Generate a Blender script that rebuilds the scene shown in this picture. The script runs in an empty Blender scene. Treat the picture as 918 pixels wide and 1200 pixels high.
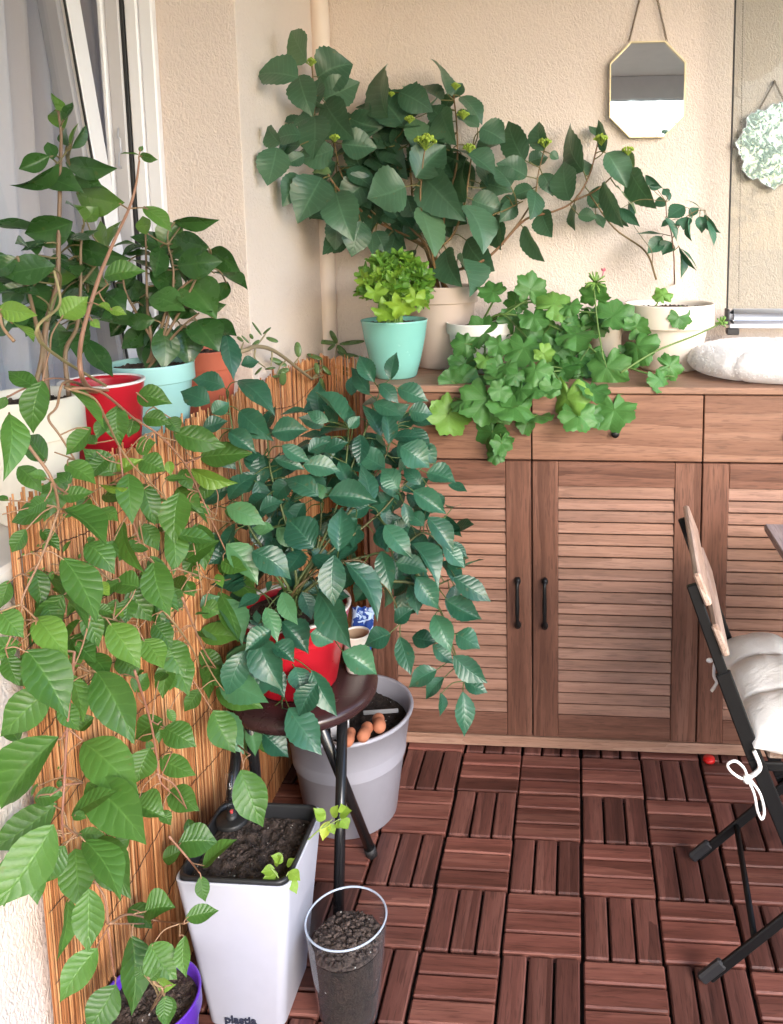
import bpy, math, random
import numpy as np
random.seed(7); rng=np.random.default_rng(7)
R=math.radians
S=bpy.context.scene
COL=S.collection

# ---------------------------------------------------------------- camera
F,CX,CY,YAW,PITCH,ROLL=984.29,599.7,400.56,-.0774,.1337,.0074
CAM=np.array([-.0149,-1.8373,1.3328])
def _rot():
    cy,sy=math.cos(YAW),math.sin(YAW); cp,sp=math.cos(PITCH),math.sin(PITCH); cr,sr=math.cos(ROLL),math.sin(ROLL)
    f=np.array([sy,cy,0.]); r=np.array([cy,-sy,0.]); fw=f*cp+np.array([0,0,-sp]); d=np.cross(fw,r)
    return np.array([r*cr+d*sr,-r*sr+d*cr,fw])
M=_rot()
from mathutils import Matrix, Vector
cd=bpy.data.cameras.new('camera'); cam=bpy.data.objects.new('camera',cd); COL.objects.link(cam); S.camera=cam
mw=Matrix.Identity(4)
for i in range(3):
    mw[i][0]=M[0][i]; mw[i][1]=-M[1][i]; mw[i][2]=-M[2][i]; mw[i][3]=CAM[i]
cam.matrix_world=mw
cd.sensor_fit='HORIZONTAL'; cd.sensor_width=36; cd.lens=F/918*36
cd.shift_x=-(CX-459)/918; cd.shift_y=-(600-CY)/918
cd.clip_start=.05; cd.clip_end=2000
# photograph measurements -> world points
def ray(u,v): return M.T@np.array([(u-CX)/F,(v-CY)/F,1.])
def aX(u,v,X): r=ray(u,v); return CAM+r*(X-CAM[0])/r[0]
def aY(u,v,Y): r=ray(u,v); return CAM+r*(Y-CAM[1])/r[1]
def aZ(u,v,Z): r=ray(u,v); return CAM+r*(Z-CAM[2])/r[2]
def aD(u,v,D): return CAM+ray(u,v)*D
def dep(P): return float(M[2]@(np.asarray(P)-CAM))

# ---------------------------------------------------------------- world, sun, exposure
W=bpy.data.worlds.new("World"); S.world=W; W.use_nodes=True
SUN_EL,SUN_AZ=R(27),R(56)          # azimuth: from +X towards -Y
nt=W.node_tree; bg=nt.nodes['Background']; sk=nt.nodes.new('ShaderNodeTexSky')
sk.sky_type='NISHITA'; sk.sun_disc=False; sk.sun_elevation=SUN_EL; sk.sun_rotation=R(90)+SUN_AZ
sk.air_density=1.0; sk.dust_density=1.0; sk.ozone_density=1.0
nt.links.new(sk.outputs[0],bg.inputs[0]); bg.inputs[1].default_value=.15
sl=bpy.data.lights.new('sun','SUN'); sl.energy=.65; sl.angle=R(26); sl.color=(1,.95,.91)
so=bpy.data.objects.new('sun',sl); COL.objects.link(so)
sd=Vector((math.cos(SUN_AZ)*math.cos(SUN_EL),-math.sin(SUN_AZ)*math.cos(SUN_EL),math.sin(SUN_EL)))
so.rotation_euler=sd.to_track_quat('Z','Y').to_euler(); so.location=(4,-4,6)
vs=S.view_settings; vs.view_transform='Standard'; vs.look='None'; vs.gamma=1; vs.exposure=2.36; vs.use_curve_mapping=False
S.cycles.max_bounces=8; S.cycles.diffuse_bounces=5; S.cycles.glossy_bounces=4; S.cycles.transparent_max_bounces=12; S.cycles.transmission_bounces=6
S.cycles.caustics_reflective=False; S.cycles.caustics_refractive=False

# ---------------------------------------------------------------- mesh helpers
class MB:
    def __init__(s): s.v=[]; s.f=[]; s.uv=[]; s.t=[]; s.sm=[]
    def add(s,verts,faces,uv=None,tone=.5,smooth=True):
        o=len(s.v); s.v.extend([tuple(map(float,p)) for p in verts])
        s.f.extend([tuple(i+o for i in f) for f in faces]); s.sm.extend([smooth]*len(faces))
        s.uv.extend(uv if uv is not None else [(0.,0.)]*len(verts))
        s.t.extend([tone]*len(verts) if not hasattr(tone,'__len__') else tone)
    def build(s,name,mat,parent=None,loc=None):
        """world-space vertices -> one mesh object, origin at loc / the parent's origin"""
        o3=np.array(parent.location if parent is not None and loc is None else (loc if loc is not None else (0,0,0)),float)
        if parent is not None and parent.parent is not None: o3=np.array(parent.parent.location)+np.array(parent.location)
        me=bpy.data.meshes.new(name)
        vv=np.array(s.v)-o3
        me.from_pydata(vv.tolist(),[],s.f); me.update()
        me.polygons.foreach_set('use_smooth',s.sm)
        li=np.empty(len(me.loops),int); me.loops.foreach_get('vertex_index',li)
        ul=me.uv_layers.new(name='UVMap'); ul.data.foreach_set('uv',np.array(s.uv,float)[li].ravel())
        at=me.attributes.new('tone','FLOAT','POINT'); at.data.foreach_set('value',np.array(s.t,float))
        ob=bpy.data.objects.new(name,me); COL.objects.link(ob)
        if mat: me.materials.append(mat)
        if parent is not None: ob.parent=parent
        elif loc is not None: ob.location=loc
        return ob
def norm(a): a=np.asarray(a,float); return a/max(1e-9,np.linalg.norm(a))
def frame(d):
    d=norm(d); up=np.array([0,0,1.]) if abs(d[2])<.95 else np.array([1.,0,0])
    a=norm(np.cross(up,d)); return a,np.cross(d,a)
def spline(pts,n=6):
    pts=[np.asarray(p,float) for p in pts]
    if len(pts)<3: return [pts[0]+(pts[-1]-pts[0])*i/n for i in range(n+1)]
    q=[2*pts[0]-pts[1]]+pts+[2*pts[-1]-pts[-2]]; out=[]
    for i in range(1,len(q)-2):
        for k in range(n):
            t=k/n; a,b,c,d=q[i-1],q[i],q[i+1],q[i+2]
            out.append(.5*((2*b)+(c-a)*t+(2*a-5*b+4*c-d)*t*t+(3*b-a-3*c+d)*t**3))
    out.append(pts[-1]); return out
def tube(mb,pts,r0,r1=None,sides=7,tone=.5,cap=True):
    r1=r0 if r1 is None else r1; pts=[np.asarray(p,float) for p in pts]; n=len(pts); vs=[];fs=[];uv=[]
    a=None
    for i,p in enumerate(pts):
        d=norm(pts[min(n-1,i+1)]-pts[max(0,i-1)])
        if a is None: a,b=frame(d)
        else: a=norm(a-d*(a@d)); b=np.cross(d,a)
        r=r0+(r1-r0)*i/(n-1) if not callable(r0) else r0(i/(n-1))
        for k in range(sides):
            t=2*math.pi*k/sides; vs.append(p+r*(a*math.cos(t)+b*math.sin(t))); uv.append((k/sides,i/(n-1)))
    for i in range(n-1):
        for k in range(sides):
            k2=(k+1)%sides; fs.append((i*sides+k,i*sides+k2,(i+1)*sides+k2,(i+1)*sides+k))
    if cap: fs.append(tuple(range(sides-1,-1,-1))); fs.append(tuple((n-1)*sides+k for k in range(sides)))
    mb.add(vs,fs,uv,tone)
def box(mb,lo,hi,c=.002,tone=.5,rot=None,smooth=False):
    """chamfered box; rot=(3x3 matrix, pivot)"""
    lo=np.array(lo,float); hi=np.array(hi,float); lo,hi=np.minimum(lo,hi),np.maximum(lo,hi)
    c=min(c,.45*float((hi-lo).min())); vs=[];ix={}
    for sx in (0,1):
        for sy in (0,1):
            for sz in (0,1):
                k=(sx,sy,sz); p=np.where(np.array(k)==1,hi,lo); s=np.where(np.array(k)==1,-c,c)
                for a in range(3):
                    q=p+s; q[a]=p[a]; ix[k,a]=len(vs); vs.append(q)
    fs=[]
    for a in range(3):
        b,d=(a+1)%3,(a+2)%3
        for sa in (0,1):
            K=[]
            for sb,sd in ((0,0),(1,0),(1,1),(0,1)):
                k=[0,0,0];k[a]=sa;k[b]=sb;k[d]=sd;K.append(ix[tuple(k),a])
            fs.append(tuple(K) if sa else tuple(K[::-1]))
        for sb in (0,1):
            for sd in (0,1):
                k0=[0,0,0];k0[b]=sb;k0[d]=sd;k1=list(k0);k1[a]=1;k0=tuple(k0);k1=tuple(k1)
                q=(ix[k0,b],ix[k1,b],ix[k1,d],ix[k0,d]); fs.append(q if sb==sd else q[::-1])
    for k in [(x,y,z) for x in (0,1) for y in (0,1) for z in (0,1)]:
        t=(ix[k,0],ix[k,1],ix[k,2]); fs.append(t if sum(k)%2 else t[::-1])
    vs=np.array(vs)
    if rot is not None: m,pv=rot; pv=np.array(pv); vs=(vs-pv)@np.array(m).T+pv
    mb.add(vs,fs,[(0,0)]*len(vs),tone,smooth)
def rotm(axis,ang):
    return np.array(Matrix.Rotation(ang,3,axis))
def beam(mb,A,B,w,t,side,c=.002,tone=.5):
    """rectangular bar A->B, width w along 'side', thickness t across"""
    A=np.asarray(A,float);B=np.asarray(B,float);d=B-A;L=np.linalg.norm(d);d/=L
    s=norm(np.asarray(side,float)-d*(d@np.asarray(side,float))); n=np.cross(d,s)
    m=MB(); box(m,(0,-w/2,-t/2),(L,w/2,t/2),c,tone)
    v=np.array(m.v); v=A+v[:,:1]*d+v[:,1:2]*s+v[:,2:3]*n
    mb.add(v,m.f,m.uv,tone,False)
def lathe(mb,cx,cy,prof,n=48,sx=1,sy=1,tone=.5,sq=2.0):
    """closed-off profile [(r,z)...]; sq>2 gives a rounded-square plan"""
    vs=[];fs=[];uv=[]
    for j,(r,z) in enumerate(prof):
        for i in range(n):
            t=2*math.pi*i/n; c,s=math.cos(t),math.sin(t)
            k=(abs(c)**sq+abs(s)**sq)**(-1/sq) if sq!=2 else 1
            vs.append((cx+r*k*c*sx,cy+r*k*s*sy,z)); uv.append((i/n,j/(len(prof)-1)))
    for j in range(len(prof)-1):
        for i in range(n):
            i2=(i+1)%n; fs.append((j*n+i,j*n+i2,(j+1)*n+i2,(j+1)*n+i))
    mb.add(vs,fs,uv,tone)
def blob(mb,c,r,n=8,tone=.5,scale=(1,1,1),rot=None,jit=0):
    vs=[];fs=[];m=n*2
    for i in range(n+1):
        p=math.pi*i/n
        for k in range(m):
            t=2*math.pi*k/m; q=np.array([math.sin(p)*math.cos(t),math.sin(p)*math.sin(t),math.cos(p)])*np.array(scale)*r
            if jit: q*=1+random.uniform(-jit,jit)
            if rot is not None: q=rot@q
            vs.append(q+np.asarray(c))
    for i in range(n):
        for k in range(m): fs.append((i*m+k,(i+1)*m+k,(i+1)*m+(k+1)%m,i*m+(k+1)%m))
    mb.add(vs,fs,None,tone)
def tag(o,label=None,cat=None,group=None,kind=None):
    if label: o['label']=label
    if cat: o['category']=cat
    if group: o['group']=group
    if kind: o['kind']=kind
    return o
def thing(name,label,cat,loc,group=None):
    o=bpy.data.objects.new(name,None); o.empty_display_size=.05; COL.objects.link(o); o.location=tuple(map(float,loc)); return tag(o,label,cat,group)

# ---------------------------------------------------------------- materials
class NT:
    def __init__(s,name):
        s.m=bpy.data.materials.new(name); s.m.use_nodes=True; s.t=s.m.node_tree; s.p=s.t.nodes['Principled BSDF']; s.out=s.t.nodes['Material Output']
    def n(s,ty,**k):
        x=s.t.nodes.new('ShaderNode'+ty)
        for a,b in k.items(): setattr(x,a,b)
        return x
    def l(s,a,b): s.t.links.new(a,b)
    def setv(s,sock,v):
        if hasattr(v,'links') or hasattr(v,'is_linked'): s.l(v,sock)
        else: sock.default_value=v
    def math(s,op,a,b=None,c=None,clamp=False):
        x=s.n('Math',operation=op,use_clamp=clamp); s.setv(x.inputs[0],a)
        if b is not None: s.setv(x.inputs[1],b)
        if c is not None: s.setv(x.inputs[2],c)
        return x.outputs[0]
    def mix(s,f,a,b,bt='MIX'):
        x=s.n('Mix',data_type='RGBA',blend_type=bt); s.setv(x.inputs[0],f)
        for i,v in ((6,a),(7,b)): s.setv(x.inputs[i],v if hasattr(v,'is_linked') else (*v,1))
        return x.outputs[2]
    def attr(s,name='tone'): return s.n('Attribute',attribute_name=name).outputs['Fac']
    def obj(s,scale=(1,1,1),rot=(0,0,0)):
        tc=s.n('TexCoord'); mp=s.n('Mapping'); mp.inputs['Scale'].default_value=scale; mp.inputs['Rotation'].default_value=rot; s.l(tc.outputs['Object'],mp.inputs['Vector']); return mp.outputs[0]
    def noise(s,vec,scale=5,detail=3,rough=.5,dist=0):
        x=s.n('TexNoise'); s.l(vec,x.inputs['Vector']); x.inputs['Scale'].default_value=scale; x.inputs['Detail'].default_value=detail; x.inputs['Roughness'].default_value=rough; x.inputs['Distortion'].default_value=dist; return x.outputs['Fac']
    def ramp(s,f,stops):
        x=s.n('ValToRGB'); s.l(f,x.inputs[0]); e=x.color_ramp.elements
        while len(e)<len(stops): e.new(.5)
        for i,(p,c) in enumerate(stops): e[i].position=p; e[i].color=(*c,1) if hasattr(c,'__len__') else (c,c,c,1)
        return x.outputs[0]
    def bump(s,h,strength=.3,dist=.002,prev=None):
        x=s.n('Bump'); x.inputs['Strength'].default_value=strength; x.inputs['Distance'].default_value=dist; s.l(h,x.inputs['Height'])
        if prev is not None: s.l(prev,x.inputs['Normal'])
        return x.outputs[0]
    def done(s,color=None,rough=None,normal=None,**k):
        p=s.p
        if color is not None: s.setv(p.inputs['Base Color'],color if hasattr(color,'is_linked') else (*color,1))
        if rough is not None: s.setv(p.inputs['Roughness'],rough)
        if normal is not None: s.l(normal,p.inputs['Normal'])
        for a,b in k.items(): s.setv(p.inputs[a.replace('_',' ')],b)
        return s.m
def plain(name,col,rough=.5,bump=0,scale=60,var=.08,**k):
    t=NT(name); o=t.obj(); f=t.noise(o,scale*.25,4)
    dk=tuple(c*(1-var) for c in col); lt=tuple(min(1,c*(1+var)) for c in col)
    c=t.mix(f,dk,lt); nr=t.bump(t.noise(o,scale,4),bump,.002) if bump else None
    sc_=t.ramp(t.noise(t.obj((1,1,.5)),9,5,.65),[(.56,0),(.78,1)]); c=t.mix(t.math('MULTIPLY',sc_,min(.3,var*3)),c,tuple(x*.72+.02 for x in col))
    g=t.math('ADD',t.math('MULTIPLY_ADD',t.noise(o,scale*.6,3),.12,rough-.06),t.math('MULTIPLY',sc_,.12))
    return t.done(c,g,nr,**k)
def mat_stucco(name,col,strength=.62):
    t=NT(name); o=t.obj((1,1,.62)); w=t.noise(o,125,2,.55,1.4); b=t.noise(o,48,3,.5,.5); big=t.noise(t.obj(),2.2,4)
    h=t.math('ADD',t.math('MULTIPLY',t.ramp(w,[(.36,0),(.62,1)]),.75),t.math('MULTIPLY',b,.35))
    c=t.mix(big,tuple(x*.93 for x in col),tuple(min(1,x*1.05) for x in col)); c=t.mix(t.math('MULTIPLY',w,.2),c,tuple(x*.72 for x in col))
    return t.done(c,.85,t.bump(h,strength,.003))
def mat_wood(name,dark,mid,light,axis='X',rough=.5,scale=1,spec=.35,bump=.25,tonew=.5):
    t=NT(name); st=.07
    sc={'X':(st,1,1),'Y':(1,st,1),'Z':(1,1,st)}[axis]
    tone=t.attr(); tc=t.n('TexCoord'); cm=t.n('CombineXYZ'); 
    off=t.math('MULTIPLY',tone,37.3)
    for i in range(3): t.l(off,cm.inputs[i])
    va=t.n('VectorMath',operation='ADD'); t.l(tc.outputs['Object'],va.inputs[0]); t.l(cm.outputs[0],va.inputs[1])
    mp=t.n('Mapping'); mp.inputs['Scale'].default_value=sc; t.l(va.outputs[0],mp.inputs[0]); v=mp.outputs[0]
    wv=t.n('TexWave',wave_type='RINGS',rings_direction=axis,wave_profile='SAW'); t.l(v,wv.inputs[0]); wv.inputs['Scale'].default_value=7*scale; wv.inputs['Distortion'].default_value=9; wv.inputs['Detail'].default_value=3; wv.inputs['Detail Scale'].default_value=1.6
    g1=t.math('ADD',t.math('MULTIPLY',t.noise(v,46*scale,6,.66,.6),.72),t.math('MULTIPLY',wv.outputs['Fac'],.28)); g2=t.noise(v,170*scale,4,.6,.2); g3=t.noise(v,9*scale,3,.5,1.5)
    pores=t.ramp(t.noise(v,300*scale,2,.5),[(.36,0),(.44,1)])
    f=t.math('ADD',t.math('MULTIPLY',g1,.62),t.math('MULTIPLY',g3,.38))
    c=t.ramp(f,[(.36,dark),(.5,mid),(.62,light)])
    c=t.mix(t.math('MULTIPLY',t.ramp(g2,[(.42,0),(.66,1)]),.32),c,tuple(x*.6 for x in dark))
    c=t.mix(t.math('MULTIPLY',t.math('SUBTRACT',1.,pores),.42),c,tuple(x*.5 for x in dark))
    k=t.math('MULTIPLY_ADD',tone,tonew,1-tonew/2); 
    hs=t.n('HueSaturation'); t.l(c,hs.inputs['Color']); t.l(k,hs.inputs['Value'])
    h=t.math('ADD',t.math('MULTIPLY',g2,.6),t.math('MULTIPLY',pores,.5))
    rr=t.math('MULTIPLY_ADD',g1,.2,rough-.1)
    return t.done(hs.outputs[0],rr,t.bump(h,bump,.0012),**{'Specular_IOR_Level':spec})
def mat_leaf(name,dark,light,rough=.42,K=7,vein=.35,bump=.5,under=1.25,trans=.18,polar=0,spec=.5,slope=.9):
    t=NT(name); uv=t.n('UVMap'); sp=t.n('SeparateXYZ'); t.l(uv.outputs[0],sp.inputs[0]); x,y=sp.outputs[0],sp.outputs[1]
    if polar:
        a=t.math('PINGPONG',t.math('MULTIPLY',x,float(polar)),.5)       # 0 on a vein
        m=t.math('SUBTRACT',1.,t.math('MULTIPLY',a,t.math('MULTIPLY_ADD',y,16,5)),clamp=True)
        sv=t.math('PINGPONG',t.math('ADD',t.math('MULTIPLY',y,5.),t.math('MULTIPLY',a,-3.)),.5)
        lat=t.math('SUBTRACT',1.,t.math('MULTIPLY',sv,7.),clamp=True); hh=t.math('MULTIPLY',sv,1.5)
    else:
        u=t.math('ABSOLUTE',t.math('MULTIPLY_ADD',x,2.,-1.))
        m=t.math('SUBTRACT',1.,t.math('MULTIPLY',u,13.),clamp=True)
        wob=t.noise(t.obj(),55,2); ph=t.math('ADD',t.math('SUBTRACT',t.math('MULTIPLY',t.math('POWER',y,.92),float(K)),t.math('MULTIPLY',t.math('POWER',u,.75),K*.19*slope)),t.math('MULTIPLY',t.math('MULTIPLY_ADD',wob,1.,-.5),t.math('MULTIPLY_ADD',u,.9,.25)))
        sv=t.math('PINGPONG',ph,.5); lat=t.math('SUBTRACT',1.,t.math('MULTIPLY',sv,7.),clamp=True); hh=t.math('MULTIPLY',t.math('SUBTRACT',1.,sv),t.math('MULTIPLY',sv,4.))
    o=t.obj(); big=t.noise(o,30,3); fine=t.noise(o,420,3)
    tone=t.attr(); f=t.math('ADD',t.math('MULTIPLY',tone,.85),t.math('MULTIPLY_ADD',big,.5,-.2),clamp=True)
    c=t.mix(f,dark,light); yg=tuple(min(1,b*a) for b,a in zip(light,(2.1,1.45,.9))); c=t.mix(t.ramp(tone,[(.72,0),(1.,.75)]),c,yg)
    c=t.mix(t.math('MULTIPLY',t.ramp(t.noise(o,75,2),[(.68,0),(.74,1)]),.35),c,(.16,.12,.04))
    lc=tuple(min(1,b*1.5+.03) for b in light)
    c=t.mix(t.math('MULTIPLY',m,vein),c,lc); c=t.mix(t.math('MULTIPLY',lat,vein*.42),c,lc)
    c=t.mix(t.math('MULTIPLY',fine,.25),c,tuple(b*.6 for b in dark))
    geo=t.n('NewGeometry'); uc=tuple(min(1,b*under+.02) for b in light); c=t.mix(t.math('MULTIPLY',geo.outputs['Backfacing'],.65),c,uc)
    h=t.math('SUBTRACT',t.math('MULTIPLY',hh,.8),t.math('MULTIPLY',m,.7)); h=t.math('ADD',h,t.math('MULTIPLY',fine,.25))
    nr=t.bump(h,bump*.5,.0016)
    t.done(c,t.math('MULTIPLY_ADD',big,.16,rough-.08),nr,**{'Specular_IOR_Level':spec})
    tr=t.n('BsdfTranslucent'); tcol=t.mix(.5,c,tuple(min(1,b*a) for b,a in zip(light,(1.8,1.7,.8)))); t.l(tcol,tr.inputs[0])
    mx=t.n('MixShader'); mx.inputs[0].default_value=trans; t.l(t.p.outputs[0],mx.inputs[1]); t.l(tr.outputs[0],mx.inputs[2]); t.l(mx.outputs[0],t.out.inputs[0])
    return t.m
def mat_soil(name,base=(.035,.022,.016),light=(.12,.085,.065),perl=.972):
    t=NT(name); o=t.obj(); a=t.noise(o,70,5,.65); b=t.noise(o,260,3,.6)
    vo=t.n('TexVoronoi'); vo.inputs['Scale'].default_value=210; t.l(o,vo.inputs[0])
    c=t.mix(t.ramp(t.math('ADD',t.math('MULTIPLY',a,.6),t.math('MULTIPLY',b,.4)),[(.38,0),(.66,1)]),base,light)
    wn=t.n('SeparateXYZ'); t.l(vo.outputs['Color'],wn.inputs[0])
    pk=t.math('GREATER_THAN',wn.outputs[0],perl); pk=t.math('MULTIPLY',pk,t.math('LESS_THAN',vo.outputs['Distance'],.32))
    c=t.mix(pk,c,(.6,.57,.52))
    return t.done(c,.95,t.bump(t.math('ADD',a,b),.9,.006))
def mat_glass(name,tint=(.93,.96,.95),ior=1.45,rough=.0,edge=None):
    t=NT(name); t.t.nodes.remove(t.p); tr=t.n('BsdfTransparent'); tr.inputs[0].default_value=(*tint,1)
    gl=t.n('BsdfGlossy'); gl.inputs['Roughness'].default_value=rough; fr=t.n('Fresnel'); fr.inputs[0].default_value=ior
    geo=t.n('NewGeometry'); 
    mx=t.n('MixShader'); t.l(t.math('MULTIPLY',fr.outputs[0],t.math('SUBTRACT',1.,geo.outputs['Backfacing'])),mx.inputs[0]); t.l(tr.outputs[0],mx.inputs[1]); t.l(gl.outputs[0],mx.inputs[2]); t.l(mx.outputs[0],t.out.inputs[0])
    return t.m
def mat_tumbler(name,tint,haze=.0):
    t=NT(name); t.t.nodes.remove(t.p); tr=t.n('BsdfTransparent'); tr.inputs[0].default_value=(*tint,1); gl=t.n('BsdfGlossy'); gl.inputs['Roughness'].default_value=.02; lw=t.n('LayerWeight'); lw.inputs[0].default_value=.5; fr=t.n('Fresnel'); fr.inputs[0].default_value=1.5
    f=t.math('ADD',fr.outputs[0],t.math('MULTIPLY',t.math('POWER',lw.outputs['Facing'],4.),.5),clamp=True); geo=t.n('NewGeometry'); f=t.math('MULTIPLY',f,t.math('SUBTRACT',1.,geo.outputs['Backfacing'])); mx=t.n('MixShader'); t.l(f,mx.inputs[0]); t.l(tr.outputs[0],mx.inputs[1]); t.l(gl.outputs[0],mx.inputs[2]); df=t.n('BsdfDiffuse'); df.inputs[0].default_value=(.72,.80,.92,1); m2=t.n('MixShader'); t.l(t.math('MULTIPLY_ADD',t.math('POWER',lw.outputs['Facing'],4.),.07,haze),m2.inputs[0]); t.l(mx.outputs[0],m2.inputs[1]); t.l(df.outputs[0],m2.inputs[2]); t.l(m2.outputs[0],t.out.inputs[0]); return t.m
def mat_metal(name,col,rough=.3): return plain(name,col,rough,.05,200,.04,Metallic=1.)
# ================================================================ MATERIALS
m_wall=mat_stucco('peach_stucco',(.75,.64,.578)); m_wall2=mat_stucco('smooth_render',(.75,.64,.578),.25)
m_ceil=plain('ceiling_paint',(.62,.58,.55),.9,.2,40)
m_white=plain('white_plastic',(.78,.77,.80),.32,.04,90,.02); m_gasket=plain('black_rubber',(.015,.014,.015),.6,.1,90)
m_rib=plain('greyed_white_plastic',(.55,.53,.55),.4,.04,90,.03)
DK,MD,LT=(.100,.042,.027),(.162,.072,.047),(.212,.102,.069)
m_wx=mat_wood('oak_board_across',(.165,.078,.050),(.238,.119,.077),(.29,.155,.104),'X'); m_top=mat_wood('oak_board_top',(.23,.125,.083),(.30,.172,.118),(.36,.217,.155),'X')
m_wz=mat_wood('oak_board_upright',DK,MD,LT,'Z'); m_wxd=mat_wood('oak_rail_across',DK,MD,LT,'X')
m_louv=mat_wood('pale_louvre_wood',(.225,.113,.075),(.295,.155,.107),(.345,.193,.138),'X',tonew=.35,bump=.2)
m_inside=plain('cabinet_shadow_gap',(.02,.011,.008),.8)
m_deck_x=mat_wood('stained_acacia_across_lit',(.096,.034,.025),(.168,.060,.045),(.230,.094,.070),'X',rough=.42,tonew=.8,bump=.3)  # brighter tone of the one deck wood: light painted into the colour
m_deck_y=mat_wood('stained_acacia_along_shaded',(.064,.026,.021),(.120,.046,.036),(.172,.072,.056),'Y',rough=.42,tonew=.8,bump=.3)  # same wood painted darker, as these slats catch less light
m_black=plain('black_steel',(.006,.006,.0065),.42,.08,200,Specular_IOR_Level=.3); m_mat=plain('black_plastic',(.012,.012,.013),.5,.1,120)
m_alu=plain('brushed_aluminium',(.60,.62,.69),.38,.05,300,.04,Metallic=.4)
m_gold=plain('cream_gold_metal',(.72,.60,.38),.35,.03,200,.05,Metallic=.5); m_chain=plain('aged_brass_chain',(.22,.16,.10),.4,.05,200,.1,Metallic=.8)
m_mirror=plain('mirror_silver',(.90,.90,.88),.012,0,30,.02,Metallic=1.)
m_glass=mat_glass('glazing_glass',(.84,.85,.835),1.28); m_clear=mat_tumbler('clear_glass',(.94,.96,.97)); m_win=mat_glass('window_glass',(.93,.94,.95),1.5)

# ================================================================ SETTING
g=MB(); g.add([(-400,-400,-9),(400,-400,-9),(400,400,-9),(-400,400,-9)],[(0,1,2,3)])
tag(g.build('ground',plain('distant_ground',(.20,.20,.15),.9,0,.05)),kind='structure')
FX0,FX1,FY0,FY1=-.742,1.15,-3.5,.575
g=MB(); box(g,(-1.0,FY0-.1,-.2),(1.3,.8,-.022),.0); tag(g.build('floor_slab',plain('black_tile_backing',(.018,.016,.016),.8,.3,40)),kind='structure')
dx,dy=MB(),MB()
i0=-5; 
for i in range(i0,8):
    for j in range(-4,24):
        x0=i*.15; y1=-j*.15+.0; y0=y1-.15                      # cell below grid row j
        if y0>=FY1 or x0>=FX1: continue
        jj=j-1 if False else j
        H=((i+(j))%2!=0)
        if i==-1 and j in(-1,-2): H=not H
        ga,gb=.0034,.0034
        ex0=x0+(.0024 if i%2==0 else .0014); ex1=x0+.15-(.0014 if i%2==0 else .0024)
        ey0,ey1=y0+.0018,y1-.0018
        for k in range(3):
            tn=min(1,max(0,random.gauss(.5,.22)))
            if H:
                h=(ey1-ey0)/3; a,b=ey0+k*h+.0024,ey0+(k+1)*h-.0024
                lo,hi=(ex0,a,-.02),(ex1,b,0)
            else:
                h=(ex1-ex0)/3; a,b=ex0+k*h+.0024,ex0+(k+1)*h-.0024
                lo,hi=(a,ey0,-.02),(b,ey1,0)
            hi=list(hi); hi[0]=min(hi[0],FX1); hi[1]=min(hi[1],FY1)
            if lo[0]>=hi[0] or lo[1]>=hi[1]: continue
            dz=random.uniform(-.0008,.0006)
            box(dx if H else dy,(lo[0],lo[1],lo[2]),(hi[0],hi[1],hi[2]+dz),.0028,tn)
fl=dx.build('deck_floor',m_deck_x); tag(fl,kind='structure')
fl2=dy.build('deck_floor_slats',m_deck_y,fl)
# walls
g=MB(); box(g,(-.80,.575,-.2),(1.4,.80,2.7),0); tag(g.build('back_wall',m_wall),'peach stucco wall at the end of the balcony behind the wooden cabinet','wall')
PX,PYF=-.745,-.012
RX=float(aY(189,100,PYF)[0])                                   # outer face of the window frame
g=MB()
box(g,(-1.02,PYF,-.2),(PX,.573,2.45),.0015); pier=g
box(pier,(-1.02,-1.95,-.2),(PX,PYF-.0005,.885),.003)             # below the sill
box(pier,(-1.02,-1.95,2.22),(PX,PYF-.0005,2.448),.003)
box(pier,(-1.02,FY0,-.2),(PX,-1.951,2.449),.003)
tag(pier.build('left_wall',m_wall),'stucco house wall on the left with a deep reveal around the white window','wall')
g=MB(); box(g,(-1.02,FY0-.2,2.45),(1.35,.9,2.65),0); tag(g.build('ceiling',m_ceil),kind='structure')
g=MB(); box(g,(1.152,FY0-.05,2.38),(1.30,.57,2.449),.004); box(g,(-.74,FY0-.12,2.28),(1.15,FY0-.01,2.449),.004)
tag(g.build('beam',plain('grey_beam_paint',(.50,.50,.52),.7,.1,40)),kind='structure')
g=MB(); box(g,(1.152,FY0-.05,-.2),(1.27,.57,.42),.004); box(g,(-.74,FY0-.12,-.2),(1.15,FY0-.01,.60),.004)
tag(g.build('parapet',m_wall),'low stucco parapet along the open side of the balcony','parapet')
# window sill slab
g=MB(); box(g,(RX-.12,-1.95,.886),(-.735,PYF-.001,.912),.006); tag(g.build('window_sill',plain('pale_stone_sill',(.62,.58,.54),.6,.15,60)),'pale ledge under the window that carries the row of flowerpots','sill')

# window: fixed frame, tilted sash, glass
win=thing('window','white tilted-open window in the left wall above the row of pots','window',(RX,-.98,.912))
WY0,WY1,WZ0,WZ1=-1.93,PYF-.002,.914,2.215
def ring(mb,x0,x1,y0,y1,z0,z1,w,c=.003,rot=None,tone=.5):
    box(mb,(x0,y0,z0),(x1,y0+w,z1),c,tone,rot); box(mb,(x0,y1-w,z0),(x1,y1,z1),c,tone,rot)
    box(mb,(x0,y0+w+.0005,z0),(x1,y1-w-.0005,z0+w),c,tone,rot); box(mb,(x0,y0+w+.0005,z1-w),(x1,y1-w-.0005,z1),c,tone,rot)
g=MB(); ring(g,RX-.030,RX,WY0,WY1,WZ0,WZ1,.022); ring(g,RX-.058,RX-.0305,WY0,WY1,WZ0,WZ1,.028); fr_=g.build('frame',m_white,win)
g=MB(); ring(g,RX-.066,RX-.0585,WY0,WY1,WZ0,WZ1,.031,.001); g.build('seal',m_gasket,fr_)
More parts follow.
